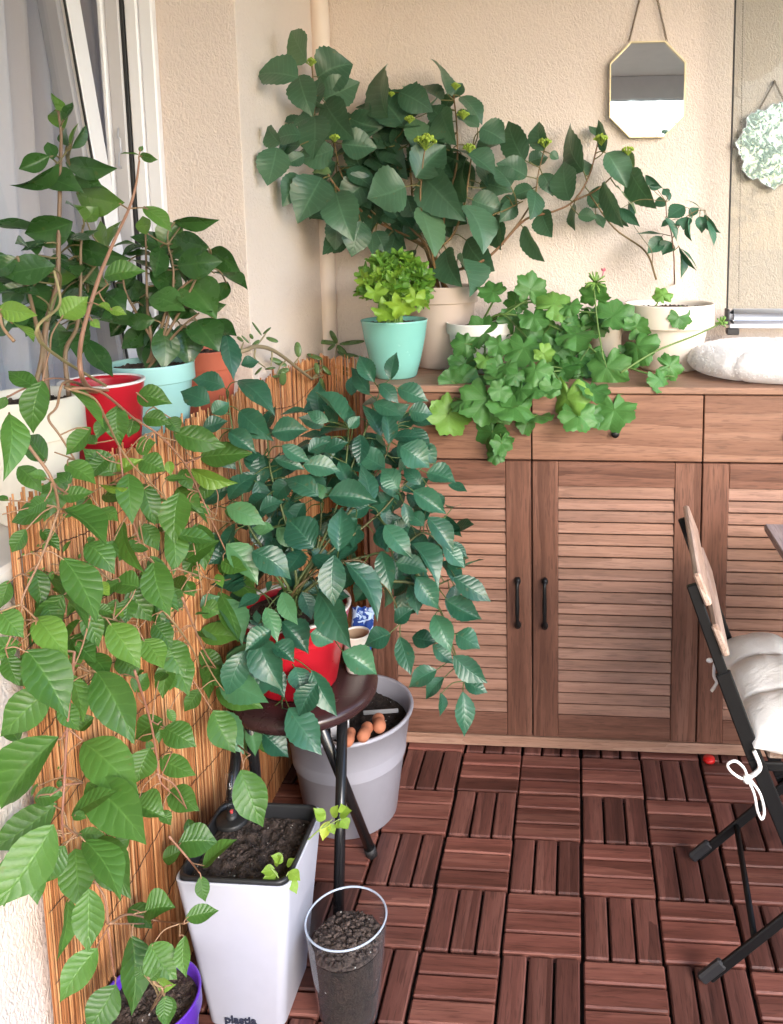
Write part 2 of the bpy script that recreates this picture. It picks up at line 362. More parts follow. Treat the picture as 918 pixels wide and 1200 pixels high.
g=MB(); ring(g,RX-.098,RX-.0665,WY0,WY1,WZ0,WZ1,.034); g.build('inner_rebate',m_rib,fr_)
g=MB(); ring(g,RX-.110,RX-.0985,WY0,WY1,WZ0,WZ1,.043); g.build('inner_lip',m_white,fr_)
g=MB(); pts=[(RX-.085,WY1-.040,1.50)]
tube(g,[(RX-.082,WY1-.037,1.47),(RX-.082,WY1-.046,1.475),(RX-.078,WY1-.048,1.50),(RX-.072,WY1-.052,1.505),(RX-.072,WY1-.052,1.53),(RX-.080,WY1-.046,1.535),(RX-.082,WY1-.037,1.555)],.0022,sides=6); g.build('catch',m_alu,fr_)
TILT=(rotm('Y',R(-6.3)),(RX-.035,0,.95))
sy0,sy1,sz0,sz1=WY0+.07,WY1-.085,.945,2.17
g=MB(); ring(g,RX-.085,RX-.022,sy0,sy1,sz0,sz1,.058,.006,TILT); sash=g.build('sash',m_white,win)
g=MB(); ring(g,RX-.0262,RX-.0212,sy0+.0585,sy1-.0585,sz0+.0585,sz1-.0585,.0035,.001,TILT); g.build('seal',m_gasket,sash)
g=MB(); ring(g,RX-.070,RX-.0266,sy0+.066,sy1-.066,sz0+.066,sz1-.066,.016,.003,TILT); g.build('glazing_bead',plain('shadow_grey_plastic',(.30,.29,.31),.4),sash)
g=MB(); box(g,(RX-.056,sy0+.078,sz0+.078),(RX-.050,sy1-.078,sz1-.078),.001,.5,TILT); g.build('glass',m_win,sash)
# room behind the window; back left open to add skylight on the curtains
g=MB(); box(g,(-2.55,.45,.3),(-1.021,.5,2.45),0); box(g,(-2.55,-2.6,.3),(-1.021,-2.55,2.45),0); box(g,(-2.55,-2.55,.3),(-1.021,.45,.32),0); box(g,(-2.55,-2.55,2.40),(-1.021,.45,2.448),0)
tag(g.build('room',plain('room_paint',(.62,.60,.58),.9)),kind='structure')
def sheer(name,col):
    t=NT(name); d=t.n('BsdfTranslucent'); d.inputs[0].default_value=(*col,1); t.done(col,.9); mx=t.n('MixShader'); mx.inputs[0].default_value=.18; t.l(t.p.outputs[0],mx.inputs[1]); t.l(d.outputs[0],mx.inputs[2]); t.l(mx.outputs[0],t.out.inputs[0]); return t.m
m_curt=sheer('white_sheer_fabric',(.90,.85,.84))
def curtain(y0,y1,x,amp,fold,label,mat):
    g=MB(); n=160; vs=[];fs=[]
    for i in range(n+1):
        y=y0+(y1-y0)*i/n
        for k in range(9):
            z=.40+1.98*k/8; a=amp*(.75+.35*math.sin(k*.7+i*.05))
            vs.append((x+a*math.sin(y*fold+.4*math.sin(y*9))+.3*a*math.sin(y*fold*2.3+1+k*.15),y+.01*math.sin(k*.9+i*.1),z))
    for i in range(n):
        for k in range(8): q=i*9+k; fs.append((q,q+9,q+10,q+1))
    g.add(vs,fs); ob=g.build('curtain',mat,loc=(x,(y0+y1)/2,.4)); tag(ob,label,'curtain')
curtain(-1.05,-.42,-1.17,.050,38,'white sheer curtain hanging in folds behind the window glass',m_curt)
curtain(-.41,.42,-1.165,.034,84,'greyish net curtain seen through the gap of the tilted window',sheer('grey_net_fabric',(.66,.62,.64)))

# downpipe in the corner
g=MB(); ptop=aY(366,-60,.535); tube(g,spline([np.array([ptop[0],.535,2.44]),ptop,aY(368,-25,.538),aY(374,18,.545),aY(377,120,.547),aY(381,260,.548),aY(384,400,.548),aY(388,600,.548),aY(392,880,.548)],6),.0275,sides=20)
dp=g.build('downpipe',plain('painted_pipe',(.73,.61,.54),.5,.06,60,.03)); tag(dp,'painted drainpipe running down the corner of the balcony walls','pipe')

# ================================================================ REED SCREEN
g=MB(); RXS=-.725
path=[]
y=-.868
while y<.372: path.append((RXS,y)); y+=.0042
k=0
while True:
    p=(RXS+.0005+k*.0042*.97,.376-k*.0042*.22)
    if p[0]>-.566: break
    path.append(p); k+=1
for (x,y) in path:
    r=random.uniform(.0015,.0023); h=.995+random.gauss(0,.006)-(.012*random.random()**3); tn=random.random()
    j=lambda s:random.gauss(0,s)
    nx=.9 if abs(x-RXS)<1e-6 else .2
    tube(g,[(x+j(.0005),y+j(.001),.003),(x+j(.0007),y+j(.0012),.33),(x+j(.0007),y+j(.0012),.66),(x+j(.0012),y+j(.0018),h)],r,r*.85,5,tn)
    if random.random()<.75:
        a,b=(-.0042,.002) if x==RXS else (.001,.0042)
        tube(g,[(x+a,y+b+j(.001),.003),(x+a,y+b+j(.001),.5),(x+a+j(.001),y+b+j(.002),h-.01*random.random())],r,r*.8,4,tn*.5)  # back row toned darker to paint the shade in the gaps
t=NT('reed_canes'); o=t.obj((1,1,.03)); n1=t.noise(o,300,3); o2=t.obj((1,1,.5)); n2=t.noise(o2,40,3); tn=t.attr()
c=t.ramp(t.math('ADD',t.math('MULTIPLY',tn,.7),t.math('MULTIPLY',n1,.35)),[(.12,(.25,.085,.030)),(.40,(.46,.19,.073)),(.68,(.60,.29,.125)),(.95,(.69,.41,.21))])
c=t.mix(t.math('MULTIPLY',t.ramp(n2,[(.55,0),(.7,1)]),.4),c,(.16,.055,.022))
m_reed=t.done(c,.48,t.bump(n1,.25,.001))
reed=g.build('reed_screen',m_reed,loc=(RXS,-.25,0)); tag(reed,'orange reed screen fixed to the wall below the row of flowerpots','reed screen')
g=MB()
for z in (.07,.19,.31,.43,.55,.67,.79,.91):
    pts=[(RXS+.0035+.0011*math.sin(i*2.1),-.868+i*.009,z+.012*math.sin(i*.13+z*9)+.0015*(i%2)) for i in range(138)]
    tube(g,pts,.0007,sides=4)
g.build('tie_wire',plain('dark_wire',(.05,.03,.022),.6),reed)

# ================================================================ CABINET
CX0,CX1,CYF,CYB=-.552,.722,.166,.570
cab=thing('sideboard','wooden sideboard with three louvred doors against the back wall','cabinet',((CX0+CX1)/2,.36,0))
g=MB(); box(g,(CX0-.012,CYF-.006,.9375),(CX1+.012,CYB+.003,.9545),.0025,.55); g.build('top',m_top,cab)
g=MB(); box(g,(CX0,CYF+.012,.002),(CX0+.018,CYB,.937),.001); box(g,(CX1-.018,CYF+.012,.002),(CX1,CYB,.937),.001)
box(g,(CX0+.0185,CYB-.02,.036),(CX1-.0185,CYB,.936),.001); g.build('carcass',m_wz,cab)
g=MB(); box(g,(CX0+.0185,CYF+.0215,.036),(CX1-.0185,CYF+.030,.936),0); g.build('shade_backing',m_inside,cab)  # near-black sheet stands for the shade inside the cabinet
g=MB(); box(g,(CX0+.001,CYF+.001,.006),(CX1-.001,CYF+.018,.0345),.002,.7); g.build('plinth',m_top,cab)
for n,(a,b) in enumerate([(-.537,-.123),(-.123,.291),(.291,.705)]):
    a+=.0016;b-=.0016
    g=MB(); box(g,(a,CYF,.7705),(b,CYF+.018,.9345),.0018,[.45,.6,.35][n]); dr=g.build('drawer',m_wx,cab)
    g=MB(); kx=(a+b)/2-.004; lathe(g,kx,0,[(.0001,0),(.008,0),(.010,.004),(.006,.012),(.0045,.018),(.0001,.018)],16)
    v=np.array(g.v); w=v.copy(); w[:,1]=CYF-.018+v[:,2]; w[:,2]=.8405+v[:,1]; g.v=[tuple(p) for p in w]; g.build('knob',m_black,dr)
    z0,z1=.0385,.7665; st=.0635
    g=MB(); box(g,(a,CYF,z0),(a+st,CYF+.02,z1),.0018,.42+.1*n); box(g,(b-st,CYF,z0),(b,CYF+.02,z1),.0018,.55-.1*n); door=g.build('door',m_wz,cab)
    for q0,q1,qt in ((z1-.062,z1,.5),(z0,z0+.062,.4)):
        g=MB(); box(g,(a+st+.0003,CYF+.0002,q0),(b-st-.0003,CYF+.0198,q1),.0012,qt); g.build('rail',m_wxd,door)
    g=MB(); L0,L1=z0+.0625,z1-.0625; N=20; p=(L1-L0)/N
    for k in range(N):
        zb=L0+k*p; tn=min(1,max(0,random.gauss(.5,.2)))
        x0,x1=a+st+.0008,b-st-.0008; yb,yt=CYF+.0015,CYF+.0065; th=.007
        zt=zb+p-.0040 if k<N-1 else L1
        pr=[(yb,zb+.0022),(yb+.0012,zb+.0006),(yb+th,zb+.0005),(yt+th,zt),(yt,zt)]
        vs=[(x0,*q) for q in pr]+[(x1,*q) for q in pr]
        fs=[tuple(range(4,-1,-1)),(5,6,7,8,9)]+[(q,(q+1)%5,(q+1)%5+5,q+5) for q in range(5)]
        g.add(vs,fs,None,tn,False)
    g.build('louvre_panel',m_louv,door)
    hx=[-.159,-.091,.321][n]; hz=.403
    g=MB(); P0=[(hx,CYF-.001,hz+.058),(hx,CYF-.016,hz+.058),(hx,CYF-.024,hz+.045),(hx,CYF-.026,hz),(hx,CYF-.024,hz-.045),(hx,CYF-.016,hz-.058),(hx,CYF-.001,hz-.058)]
    tube(g,spline(P0,5),lambda t:.0045+.0028*abs(2*t-1)**3+.0012*math.exp(-((t-.5)/.09)**2),sides=10)
    for s in (-1,1): blob(g,(hx,CYF-.011,hz+s*.058),.0085,6,.5,(1,1,1.15))
    g.build('handle',m_black,door)
g=MB(); lathe(g,.322,.150,[(.0001,.0005),(.014,.0005),(.0155,.004),(.014,.010),(.0001,.011)],24)
tag(g.build('cap',plain('red_plastic',(.55,.012,.010),.35),loc=(.322,.150,0)),'small red plastic cap lying on the deck against the cabinet plinth','cap')

# ================================================================ GLAZING PANEL, RAIL, BEAD CHAIN
gx0=.397
gl=thing('glazing_panel','clear glass balcony panel with aluminium bottom rail at the right of the back wall','glass panel',(.75,.50,1.07))
g=MB(); box(g,(gx0+.004,.497,1.112),(1.10,.503,2.44),.0005); g.build('glass',m_glass,gl)
g=MB(); box(g,(gx0,.495,1.112),(gx0+.0035,.506,2.44),.0005); g.build('edge_seal',m_gasket,gl)
g=MB(); box(g,(gx0+.006,.480,1.069),(1.10,.518,1.111),.012,.5,None,True); box(g,(gx0+.008,.490,1.058),(1.10,.508,1.0705),.002); g.build('bottom_rail',m_alu,gl)
g=MB(); box(g,(gx0-.002,.478,1.068),(gx0+.0055,.520,1.1115),.002); box(g,(gx0+.001,.485,1.040),(gx0+.034,.512,1.0575),.002); g.build('end_cap',m_gasket,gl)
g=MB()
a,b=aY(872,-40,.485),aY(866,352,.485); n=140
for i in range(n): blob(g,a+(b-a)*i/(n-1),.0019,4)
tag(g.build('bead_chain',plain('grey_beads',(.16,.14,.12),.4),loc=tuple(b)),'thin grey bead chain hanging in front of the glass panel','chain')

# ================================================================ MIRROR, STAND-IN REFLECTION PLATE
def chain(mb,A,B,r=.0034,n=None):
    A=np.array(A,float);B=np.array(B,float);d=B-A;L=np.linalg.norm(d);d/=L;a,b=frame(d); n=int(L/(r*1.55))
    for i in range(n):
        c=A+d*L*(i+.5)/n; e=a if i%2 else b
        e=norm(e+(b if i%2 else a)*.5)
        tube(mb,[c+d*r*1.25*math.cos(t)+e*r*.8*math.sin(t) for t in np.linspace(0,2*math.pi,9)],r*.27,sides=4,cap=False)
mir=thing('octagonal_mirror','octagonal mirror in a thin gold frame hanging by its chain on the stucco wall','mirror',(.178,.567,1.58))
x0,x1,z0,z1,cc=.075,.281,1.580,1.836,.056
def octo(x0,x1,z0,z1,c): return [(x0+c,z0),(x1-c,z0),(x1,z0+c),(x1,z1-c),(x1-c,z1),(x0+c,z1),(x0,z1-c),(x0,z0+c)]
def prism(mb,out,y0,y1):
    n=len(out); vs=[(x,y0,z) for x,z in out]+[(x,y1,z) for x,z in out]
    mb.add(vs,[tuple(range(n)),tuple(range(2*n-1,n-1,-1))]+[(i+n,(i+1)%n+n,(i+1)%n,i) for i in range(n)],None,.5,False)
g=MB(); prism(g,octo(x0+.003,x1-.003,z0+.003,z1-.003,cc-.001),.562,.572); mg=g.build('mirror_glass',m_mirror,mir)
g=MB(); O=octo(x0,x1,z0,z1,cc); I=octo(x0+.0032,x1-.0032,z0+.0032,z1-.0032,cc-.0017)
for i in range(8):
    j=(i+1)%8; vs=[]
    for y in (.553,.573):
        vs+=[(O[i][0],y,O[i][1]),(O[j][0],y,O[j][1]),(I[j][0],y,I[j][1]),(I[i][0],y,I[i][1])]
    g.add(vs,[(0,1,2,3),(7,6,5,4),(0,4,5,1),(1,5,6,2),(2,6,7,3),(3,7,4,0)],None,.5,False)
g.build('frame',m_gold,mir)
g=MB(); nail=(.178,.566,2.02)
chain(g,(x0+cc-.004,.566,z1+.002),(nail[0]-.006,.566,nail[2])); chain(g,(x1-cc+.004,.566,z1+.002),(nail[0]+.006,.566,nail[2]))
blob(g,(.178,.568,2.02),.006,6); g.build('chain',m_chain,mir)
m2=thing('reflection_plate','irregular wavy-edged plate on a fine chain behind the glass panel, standing in for a reflection','mirror',(.515,.562,1.44))  # added plate stands in for a reflection in the glass
out=[]; cxm,czm=.527,1.553
for i in range(72):
    t=2*math.pi*i/72; rr=.100*(1+.06*math.cos(8*t+.4)+.03*math.sin(19*t)+.02*math.sin(31*t)); out.append((cxm+rr*math.cos(t),czm+rr*1.08*math.sin(t)))
t=NT('painted_reflection'); o=t.obj(); n1=t.noise(o,55,4,.6,1.2);  # reflected plants and sky painted as a teal pattern
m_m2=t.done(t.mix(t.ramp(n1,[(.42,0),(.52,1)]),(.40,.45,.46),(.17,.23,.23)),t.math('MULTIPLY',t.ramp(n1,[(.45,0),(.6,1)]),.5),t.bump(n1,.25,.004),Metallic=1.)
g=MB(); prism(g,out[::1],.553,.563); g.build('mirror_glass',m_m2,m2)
g=MB(); tube(g,[(x,.555,z) for x,z in out]+[(out[0][0],.555,out[0][1])],.0025,sides=6,cap=False); g.build('frame',m_alu,m2)
g=MB(); chain(g,(.478,.566,1.645),(.520,.566,1.722),.003); chain(g,(.562,.566,1.645),(.522,.566,1.722),.003); blob(g,(.521,.568,1.724),.005,6); g.build('chain',m_chain,m2)

# ================================================================ PET BED
t=NT('white_fleece'); o=t.obj(); f=t.noise(o,190,4,.65,.8); b=t.noise(o,45,3)
m_fleece=t.done(t.mix(f,(.80,.78,.78),(.92,.90,.90)),.95,t.bump(t.math('ADD',f,t.math('MULTIPLY',b,.5)),.8,.0035),**{'Sheen_Weight':.3})
trn=t.n('BsdfTranslucent'); trn.inputs[0].default_value=(.92,.90,.90,1); mxx=t.n('MixShader'); mxx.inputs[0].default_value=.3; t.l(t.p.outputs[0],mxx.inputs[1]); t.l(trn.outputs[0],mxx.inputs[2]); t.l(mxx.outputs[0],t.out.inputs[0])
from mathutils import noise as mn
bc=np.array([.51,.345,.9555]); g=MB(); vs=[];fs=[];nu,nv=160,40
for i in range(nu):
    t=2*math.pi*i/nu; seam=1-.10*math.exp(-((((t*5/(2*math.pi)+.30)%1)-.5)/.035)**2)
    for k in range(nv):
        p=2*math.pi*k/nv; rr=.160+.066*math.cos(p)*seam; zz=.039+.040*math.sin(p)*seam*(1 if math.sin(p)>0 else .95)
        q=np.array([rr*1.04*math.cos(t),rr*.86*math.sin(t),zz])
        nz=mn.noise(Vector(q*60))*.0014+mn.noise(Vector(q*170))*.0022+mn.noise(Vector(q*18))*.0015
        q=q*(1+nz/.16); vs.append(bc+q)
for i in range(nu):
    for k in range(nv): fs.append((i*nv+k,((i+1)%nu)*nv+k,((i+1)%nu)*nv+(k+1)%nv,i*nv+(k+1)%nv))
g.add(vs,fs)
vs=[];fs=[]
for j in range(14):
    for i in range(80):
        r=.15*j/13; t=2*math.pi*i/80; vs.append(bc+np.array([r*1.04*math.cos(t),r*.86*math.sin(t),.030+.004*mn.noise(Vector((r*math.cos(t)*30,r*math.sin(t)*30,1)))+.012*(1-r/.15)]))
for j in range(13):
    for i in range(80): fs.append((j*80+i,j*80+(i+1)%80,(j+1)*80+(i+1)%80,(j+1)*80+i))
g.add(vs,fs)
fv=[];ff=[]
for _ in range(5500):                                          # fleece pile
    t=random.random()*2*math.pi; p=random.uniform(-.6,math.pi+.3); rr=.160+.066*math.cos(p); zz=.039+.040*math.sin(p)
    o3=np.array([rr*1.04*math.cos(t),rr*.86*math.sin(t),zz]); nn=norm(np.array([math.cos(p)*math.cos(t),math.cos(p)*math.sin(t),math.sin(p)])); d=norm(nn+rng.normal(0,.40,3)); s_=norm(np.cross(d,rng.normal(0,1,3)))*.0011
    L=random.uniform(.0025,.0045); q=bc+o3-nn*.001; k=len(fv); fv+=[q-s_,q+s_,q+d*L]; ff.append((k,k+1,k+2))
g.add(fv,ff); tag(g.build('pet_bed',m_fleece,loc=tuple(bc)),'white fleece pet bed lying on the right end of the cabinet','pet bed')

# ================================================================ CHAIR, CUSHION, TABLE
m_slat=mat_wood('chair_acacia',(.24,.155,.115),(.36,.25,.20),(.46,.35,.29),'Y',rough=.42)
ch=thing('folding_chair','folding chair of black steel with wooden slats beside the table','chair',(.40,-.34,0))
YN,YF_=-.505,-.185
PT,PB=(.162,.790),(.478,.0)
def sk_(p): p=np.array(p,float); p[0]+=(p[1]-YN)*.075; return p
def pp(z,Y): s=(PT[1]-z)/PT[1]; return sk_([PT[0]+(PB[0]-PT[0])*s-.012*math.sin(s*math.pi),Y,z])
for Y in (YN,YF_):
    g=MB(); 
    zs=[.752,.6,.45,.2,.012]
    for a,b in zip(zs,zs[1:]): beam(g,pp(a,Y),pp(b,Y),.026 if a<.7 else .018,.010,(1,0,.4),.002)
    lg=g.build('back_post',m_black,ch)
    g=MB(); q=pp(.012,Y); box(g,(q[0]-.018,Y-.010,0),(q[0]+.018,Y+.010,.03),.004); g.build('rubber_foot',m_gasket,lg)
for Y in (YN+.014,YF_-.014):
    g=MB(); beam(g,sk_((.222,Y,.014)),sk_((.640,Y,.430)),.019,.009,(-.7,0,.7),.002); lg=g.build('leg',m_black,ch)
    g=MB(); beam(g,sk_((.208,Y,.0105)),sk_((.246,Y,.048)),.022,.014,(-.7,0,.7),.004); g.build('rubber_foot',plain('grey_foot_rubber',(.022,.022,.024),.4),lg)
for q0,q1 in (((.30,YN+.014,.092),(.30,YF_-.014,.092)),((.58,YN+.02,.372),(.58,YF_-.02,.372))):
    g=MB(); tube(g,[sk_(q0),sk_(q1)],.006); g.build('stretcher',m_black,ch)
for zz,xo in ((.742,.0),(.655,.0)):
    c0=pp(zz,0); g=MB(); d=norm(np.array([PB[0]-PT[0],0,-PT[1]])); nrm=np.array([-d[2],0,d[0]]); nrm=nrm if nrm[0]>0 else -nrm
    c0=pp(zz,YN)+nrm*.015; A=sk_([c0[0],YN-.012,c0[2]]); B=sk_([c0[0],YF_+.012,c0[2]])
    beam(g,A,B,.058,.012,d,.003,random.random()); g.build('back_slat',m_slat,ch)
for i,x in enumerate((.315,.385,.455,.525,.595)):
    g=MB(); box(g,(x,YN+.026,.430),(x+.055,YF_-.026,.446),.003,random.random()); g.build('seat_slat',m_slat,ch)
for Y in (YN+.021,YF_-.021):
    g=MB(); beam(g,sk_((.30,Y,.421)),sk_((.66,Y,.421)),.016,.008,(0,0,1)); g.build('seat_rail',m_black,ch)
# cushion
t=NT('cream_cotton'); o=t.obj(); wr=t.noise(o,22,4,.6,1.2); m_cush=t.done(t.mix(wr,(.76,.74,.72),(.86,.84,.82)),.9,t.bump(t.math('ADD',t.math('MULTIPLY',wr,2.2),t.math('MULTIPLY',t.noise(o,900,2),.3)),.35,.004))
cu=thing('chair_cushion','cream tufted seat cushion tied onto the folding chair','cushion',(.47,-.345,.447))
g=MB(); vs=[];fs=[];n=60; x0,x1,y0,y1=.275,.665,-.530,-.160
for side in (1,-1):
    o=len(vs)
    for i in range(n+1):
        for k in range(n+1):
            a=-1+2*i/n; b=-1+2*k/n
            e=max(0,(1-abs(a)**3.2))**.42*max(0,(1-abs(b)**3.2))**.42
            puff=.60+.40*abs(math.sin(1.5*math.pi*(a+1)/1.0*.5*2/2+0))**.55*abs(math.sin(1.5*math.pi*(b+1)*.5))**.55
            puff=.45+.55*(abs(math.sin(1.5*math.pi*(a+1)))*abs(math.sin(1.5*math.pi*(b+1))))**.42
            w=mn.noise(Vector((a*3,b*3,side)))*.006+mn.noise(Vector((a*9,b*2.5,side*2)))*.003
            z=.478+side*(.040*e*puff)+w*e
            if side<0: z=max(z,.4475+.002*e)
            r=.985+.015*math.cos(3*math.pi*b); r2=.985+.015*math.cos(3*math.pi*a)
            vs.append(((x0+x1)/2+a*(x1-x0)/2*r,(y0+y1)/2+b*(y1-y0)/2*r2,z+(.02 if side>0 else 0)*e))
    for i in range(n):
        for k in range(n): q=o+i*(n+1)+k; f=(q,q+n+1,q+n+2,q+1); fs.append(f if side>0 else f[::-1])
g.add(vs,fs); g.build('cushion_pad',m_cush,cu)
g=MB(); yy=YN-.016
bow=[(886,908),(872,913),(858,905),(853,896),(862,892),(872,900),(877,913)]
tube(g,spline([aY(u,v,yy) for u,v in bow],5),.0025,sides=6)
tube(g,spline([aY(u,v,yy-.004) for u,v in [(876,912),(884,930),(888,950),(893,960),(896,950),(891,930),(880,914)]],5),.0025,sides=6)
tube(g,spline([aY(u,v,yy+.004) for u,v in [(876,912),(886,906),(891,898),(884,880)]],4),.004,sides=6)
blob(g,aY(876,913,yy),.008,6); g.build('tie',m_cush,cu)
g=MB(); yy=YF_-.02; tube(g,spline([aY(u,v,yy) for u,v in [(845,772),(838,778),(837,792),(840,800),(834,810)]],5),.0035,sides=6); blob(g,aY(832,774,yy),.005,6,.5,(1.5,1,1)); g.build('tie',m_cush,cu)
# table
m_table=mat_wood('greyed_table_wood',(.20,.15,.145),(.30,.235,.23),(.38,.31,.30),'Y',rough=.45)
tb=thing('balcony_table','greyish wooden balcony table whose corner shows at the right edge','table',(.65,-.34,0))
g=MB(); box(g,(.387,-.60,.688),(.92,-.075,.705),.003); g.build('tabletop',m_table,tb)
for x in (.47,.86):
    for y in (-.56,-.155):
        if x<.5 and y<-.5: x_=.60
        else: x_=x
        g=MB(); box(g,(x_+.05 if x<.5 else x_,y,0),(x_+.08 if x<.5 else x_+.03,y+.03,.687),.002); g.build('leg',m_black,tb)

# ================================================================ STOOL
SC=(-.57,-.265); SZ=.420
st=thing('round_stool','dark brown round stool carrying the red flowerpot','stool',(SC[0],SC[1],0))
m_stool=plain('dark_brown_lacquer',(.036,.017,.018),.25,.02,120,.02)
g=MB(); lathe(g,*SC,[(.0001,SZ),(.138,SZ),(.1475,SZ-.004),(.1515,SZ-.012),(.1495,SZ-.024),(.142,SZ-.031),(.0001,SZ-.033)],72); g.build('seat',m_stool,st)
m_tube=plain('black_gloss_tube',(.010,.010,.011),.22,.02,200)
for A,B in (((-.500,-.372,.388),(-.450,-.222,.004)),((-.468,-.340,.388),(-.452,-.476,.004)),((-.640,-.372,.388),(-.690,-.222,.004)),((-.672,-.340,.388),(-.688,-.476,.004))):
    g=MB(); tube(g,[A,B],.0105,sides=14); lg=g.build('leg',m_tube,st)
    g=MB(); d=norm(np.array(B)-np.array(A)); tube(g,[np.array(B)-d*.02,(B[0],B[1],0)],.0125,sides=12); g.build('foot_cap',m_gasket,lg)
g=MB(); tube(g,[(-.490,-.36,.385),(-.65,-.36,.385)],.008,sides=10); g.build('cross_bar',m_tube,st)
# ================================================================ POTS, SOIL
m_soil=mat_soil('potting_soil'); m_soil2=mat_soil('grey_brown_soil',(.032,.021,.016),(.125,.085,.066))
def pot_profile(r0,r1,z0,z1,rim=0,wall=.005,rimz=.03,lip=.004):
    """outer foot -> rim -> inside; rim>0 adds a collar"""
    P=[(.0001,z0),(r0-.006,z0),(r0,z0+.006)]
    if rim>0:
        s=(z1-rimz-z0)/(z1-z0); rm=r0+(r1-rim-r0)*s
        P+=[(rm,z1-rimz-.001),(rm+.0005,z1-rimz),(r1-.0012,z1-rimz+.0005),(r1-.0002,z1-rimz+.002)]
    P+=[(r1-.001,z1-lip),(r1,z1-.0015),(r1-.0015,z1),(r1-wall,z1-.0008),(r1-wall-.0012,z1-.008),(r1-wall-.004,z1-.05)]
    return P
def soil_disc(mb,cx,cy,r,z,amp=.006,sq=2.0,sx=1,sy=1,nr=22,na=72,dome=0):
    vs=[];fs=[]; ph=random.random()*50
    for j in range(nr):
        for i in range(na):
            rr=r*j/(nr-1); t=2*math.pi*i/na; c,s=math.cos(t),math.sin(t); k=(abs(c)**sq+abs(s)**sq)**(-1/sq) if sq!=2 else 1
            x,y=rr*k*c*sx,rr*k*s*sy
            h=mn.noise(Vector((x*60+ph,y*60,0)))*amp*.7+abs(mn.noise(Vector((x*150+ph,y*150,3))))*amp*.9+random.gauss(0,amp*.12)+dome*(1-(j/(nr-1))**2)
            vs.append((cx+x,cy+y,z+h*(1 if j<nr-1 else .2)))
    for j in range(nr-1):
        for i in range(na): fs.append((j*na+i,j*na+(i+1)%na,(j+1)*na+(i+1)%na,(j+1)*na+i))
    mb.add(vs,fs)
    for _ in range(int(60*r/.07)):                              # crumbs
        t=random.random()*2*math.pi; rr=r*math.sqrt(random.random())*.93; c,s=math.cos(t),math.sin(t); k=(abs(c)**sq+abs(s)**sq)**(-1/sq) if sq!=2 else 1
        blob(mb,(cx+rr*k*c*sx,cy+rr*k*s*sy,z+.003+dome*(1-(rr/r)**2)),random.uniform(.0018,.0045),4,.5,(1,random.uniform(.6,1),.7),None,.25)
def pot(root,name,mat,cx,cy,z0,z1,r0,r1,rim=0,rimz=.03,soil=.016,wall=.005,sm=None,**k):
    g=MB(); lathe(g,cx,cy,pot_profile(r0,r1,z0,z1,rim,wall,rimz),64); p=g.build(name,mat,root)
    g=MB(); soil_disc(g,cx,cy,r1-wall-.003,z1-soil,**k); g.build('soil',sm or m_soil,root); return p
def ppl(name,col,rough=.4,bump=.06): return plain(name,col,rough,bump,140,.04)

# ================================================================ LEAVES
SH={'ovate':(.85,1.0,.0,0),'fuchsia':(.83,.92,.006,13),'shrub':(.85,.98,.016,13),'hydra':(.80,.78,.018,13),'camel':(.94,.86,.004,10),'lance':(.9,1.1,.0,0)}
def leaf(mb,B,T,W,nh,shape='ovate',tone=.5,fold=.22,bow=.0,droop=.12,wave=.05,N=18,pin=0):
    B=np.asarray(B,float);T=np.asarray(T,float);a=T-B;L=np.linalg.norm(a)
    if L<1e-4: return
    a/=L; nh=np.asarray(nh,float); n=nh-a*(a@nh); n=norm(n); s=np.cross(a,n)
    p,q,ser,_=SH[shape]
    us=(-1,-.62,-.28,0,.28,.62,1); vs=[];uv=[];fs=[];tn=[]
    ph=random.random()*6; tw=random.uniform(-.25,.25); sd=random.uniform(-.06,.06)
    for i in range(N+1):
        t=i/N; w=max(0,math.sin(math.pi*t**p))**q if 0<t<1 else 0
        w*=1-.40*max(0,(t-.68)/.32)
        w=max(w,.012 if t<1 else 0)
        e=1+ser*(1 if i%2 else -1)*2*(1 if .08<t<.97 else 0)
        an=tw*(t-.4)
        ca,sa=math.cos(an),math.sin(an); s2=s*ca+n*sa; n2=n*ca-s*sa
        for u in us:
            h=W/2*w*(e if abs(u)==1 else 1)
            off=s2*(u*h)+n2*(fold*abs(u)**1.3*h+wave*W*.5*w*math.sin(t*9+ph+(2 if u>0 else 0))*u*u)
            mid=n*(bow*L*4*t*(1-t)-droop*L*(t*t-t*.55)*1.0)+s*(sd*L*4*t*(1-t))
            vs.append(B+a*(L*t)+mid+off); uv.append((.5+.5*u,t)); tn.append(tone)
    for i in range(N):
        for k in range(6): q=i*7+k; fs.append((q,q+1,q+8,q+7))
    mb.add(vs,fs,uv,tn)
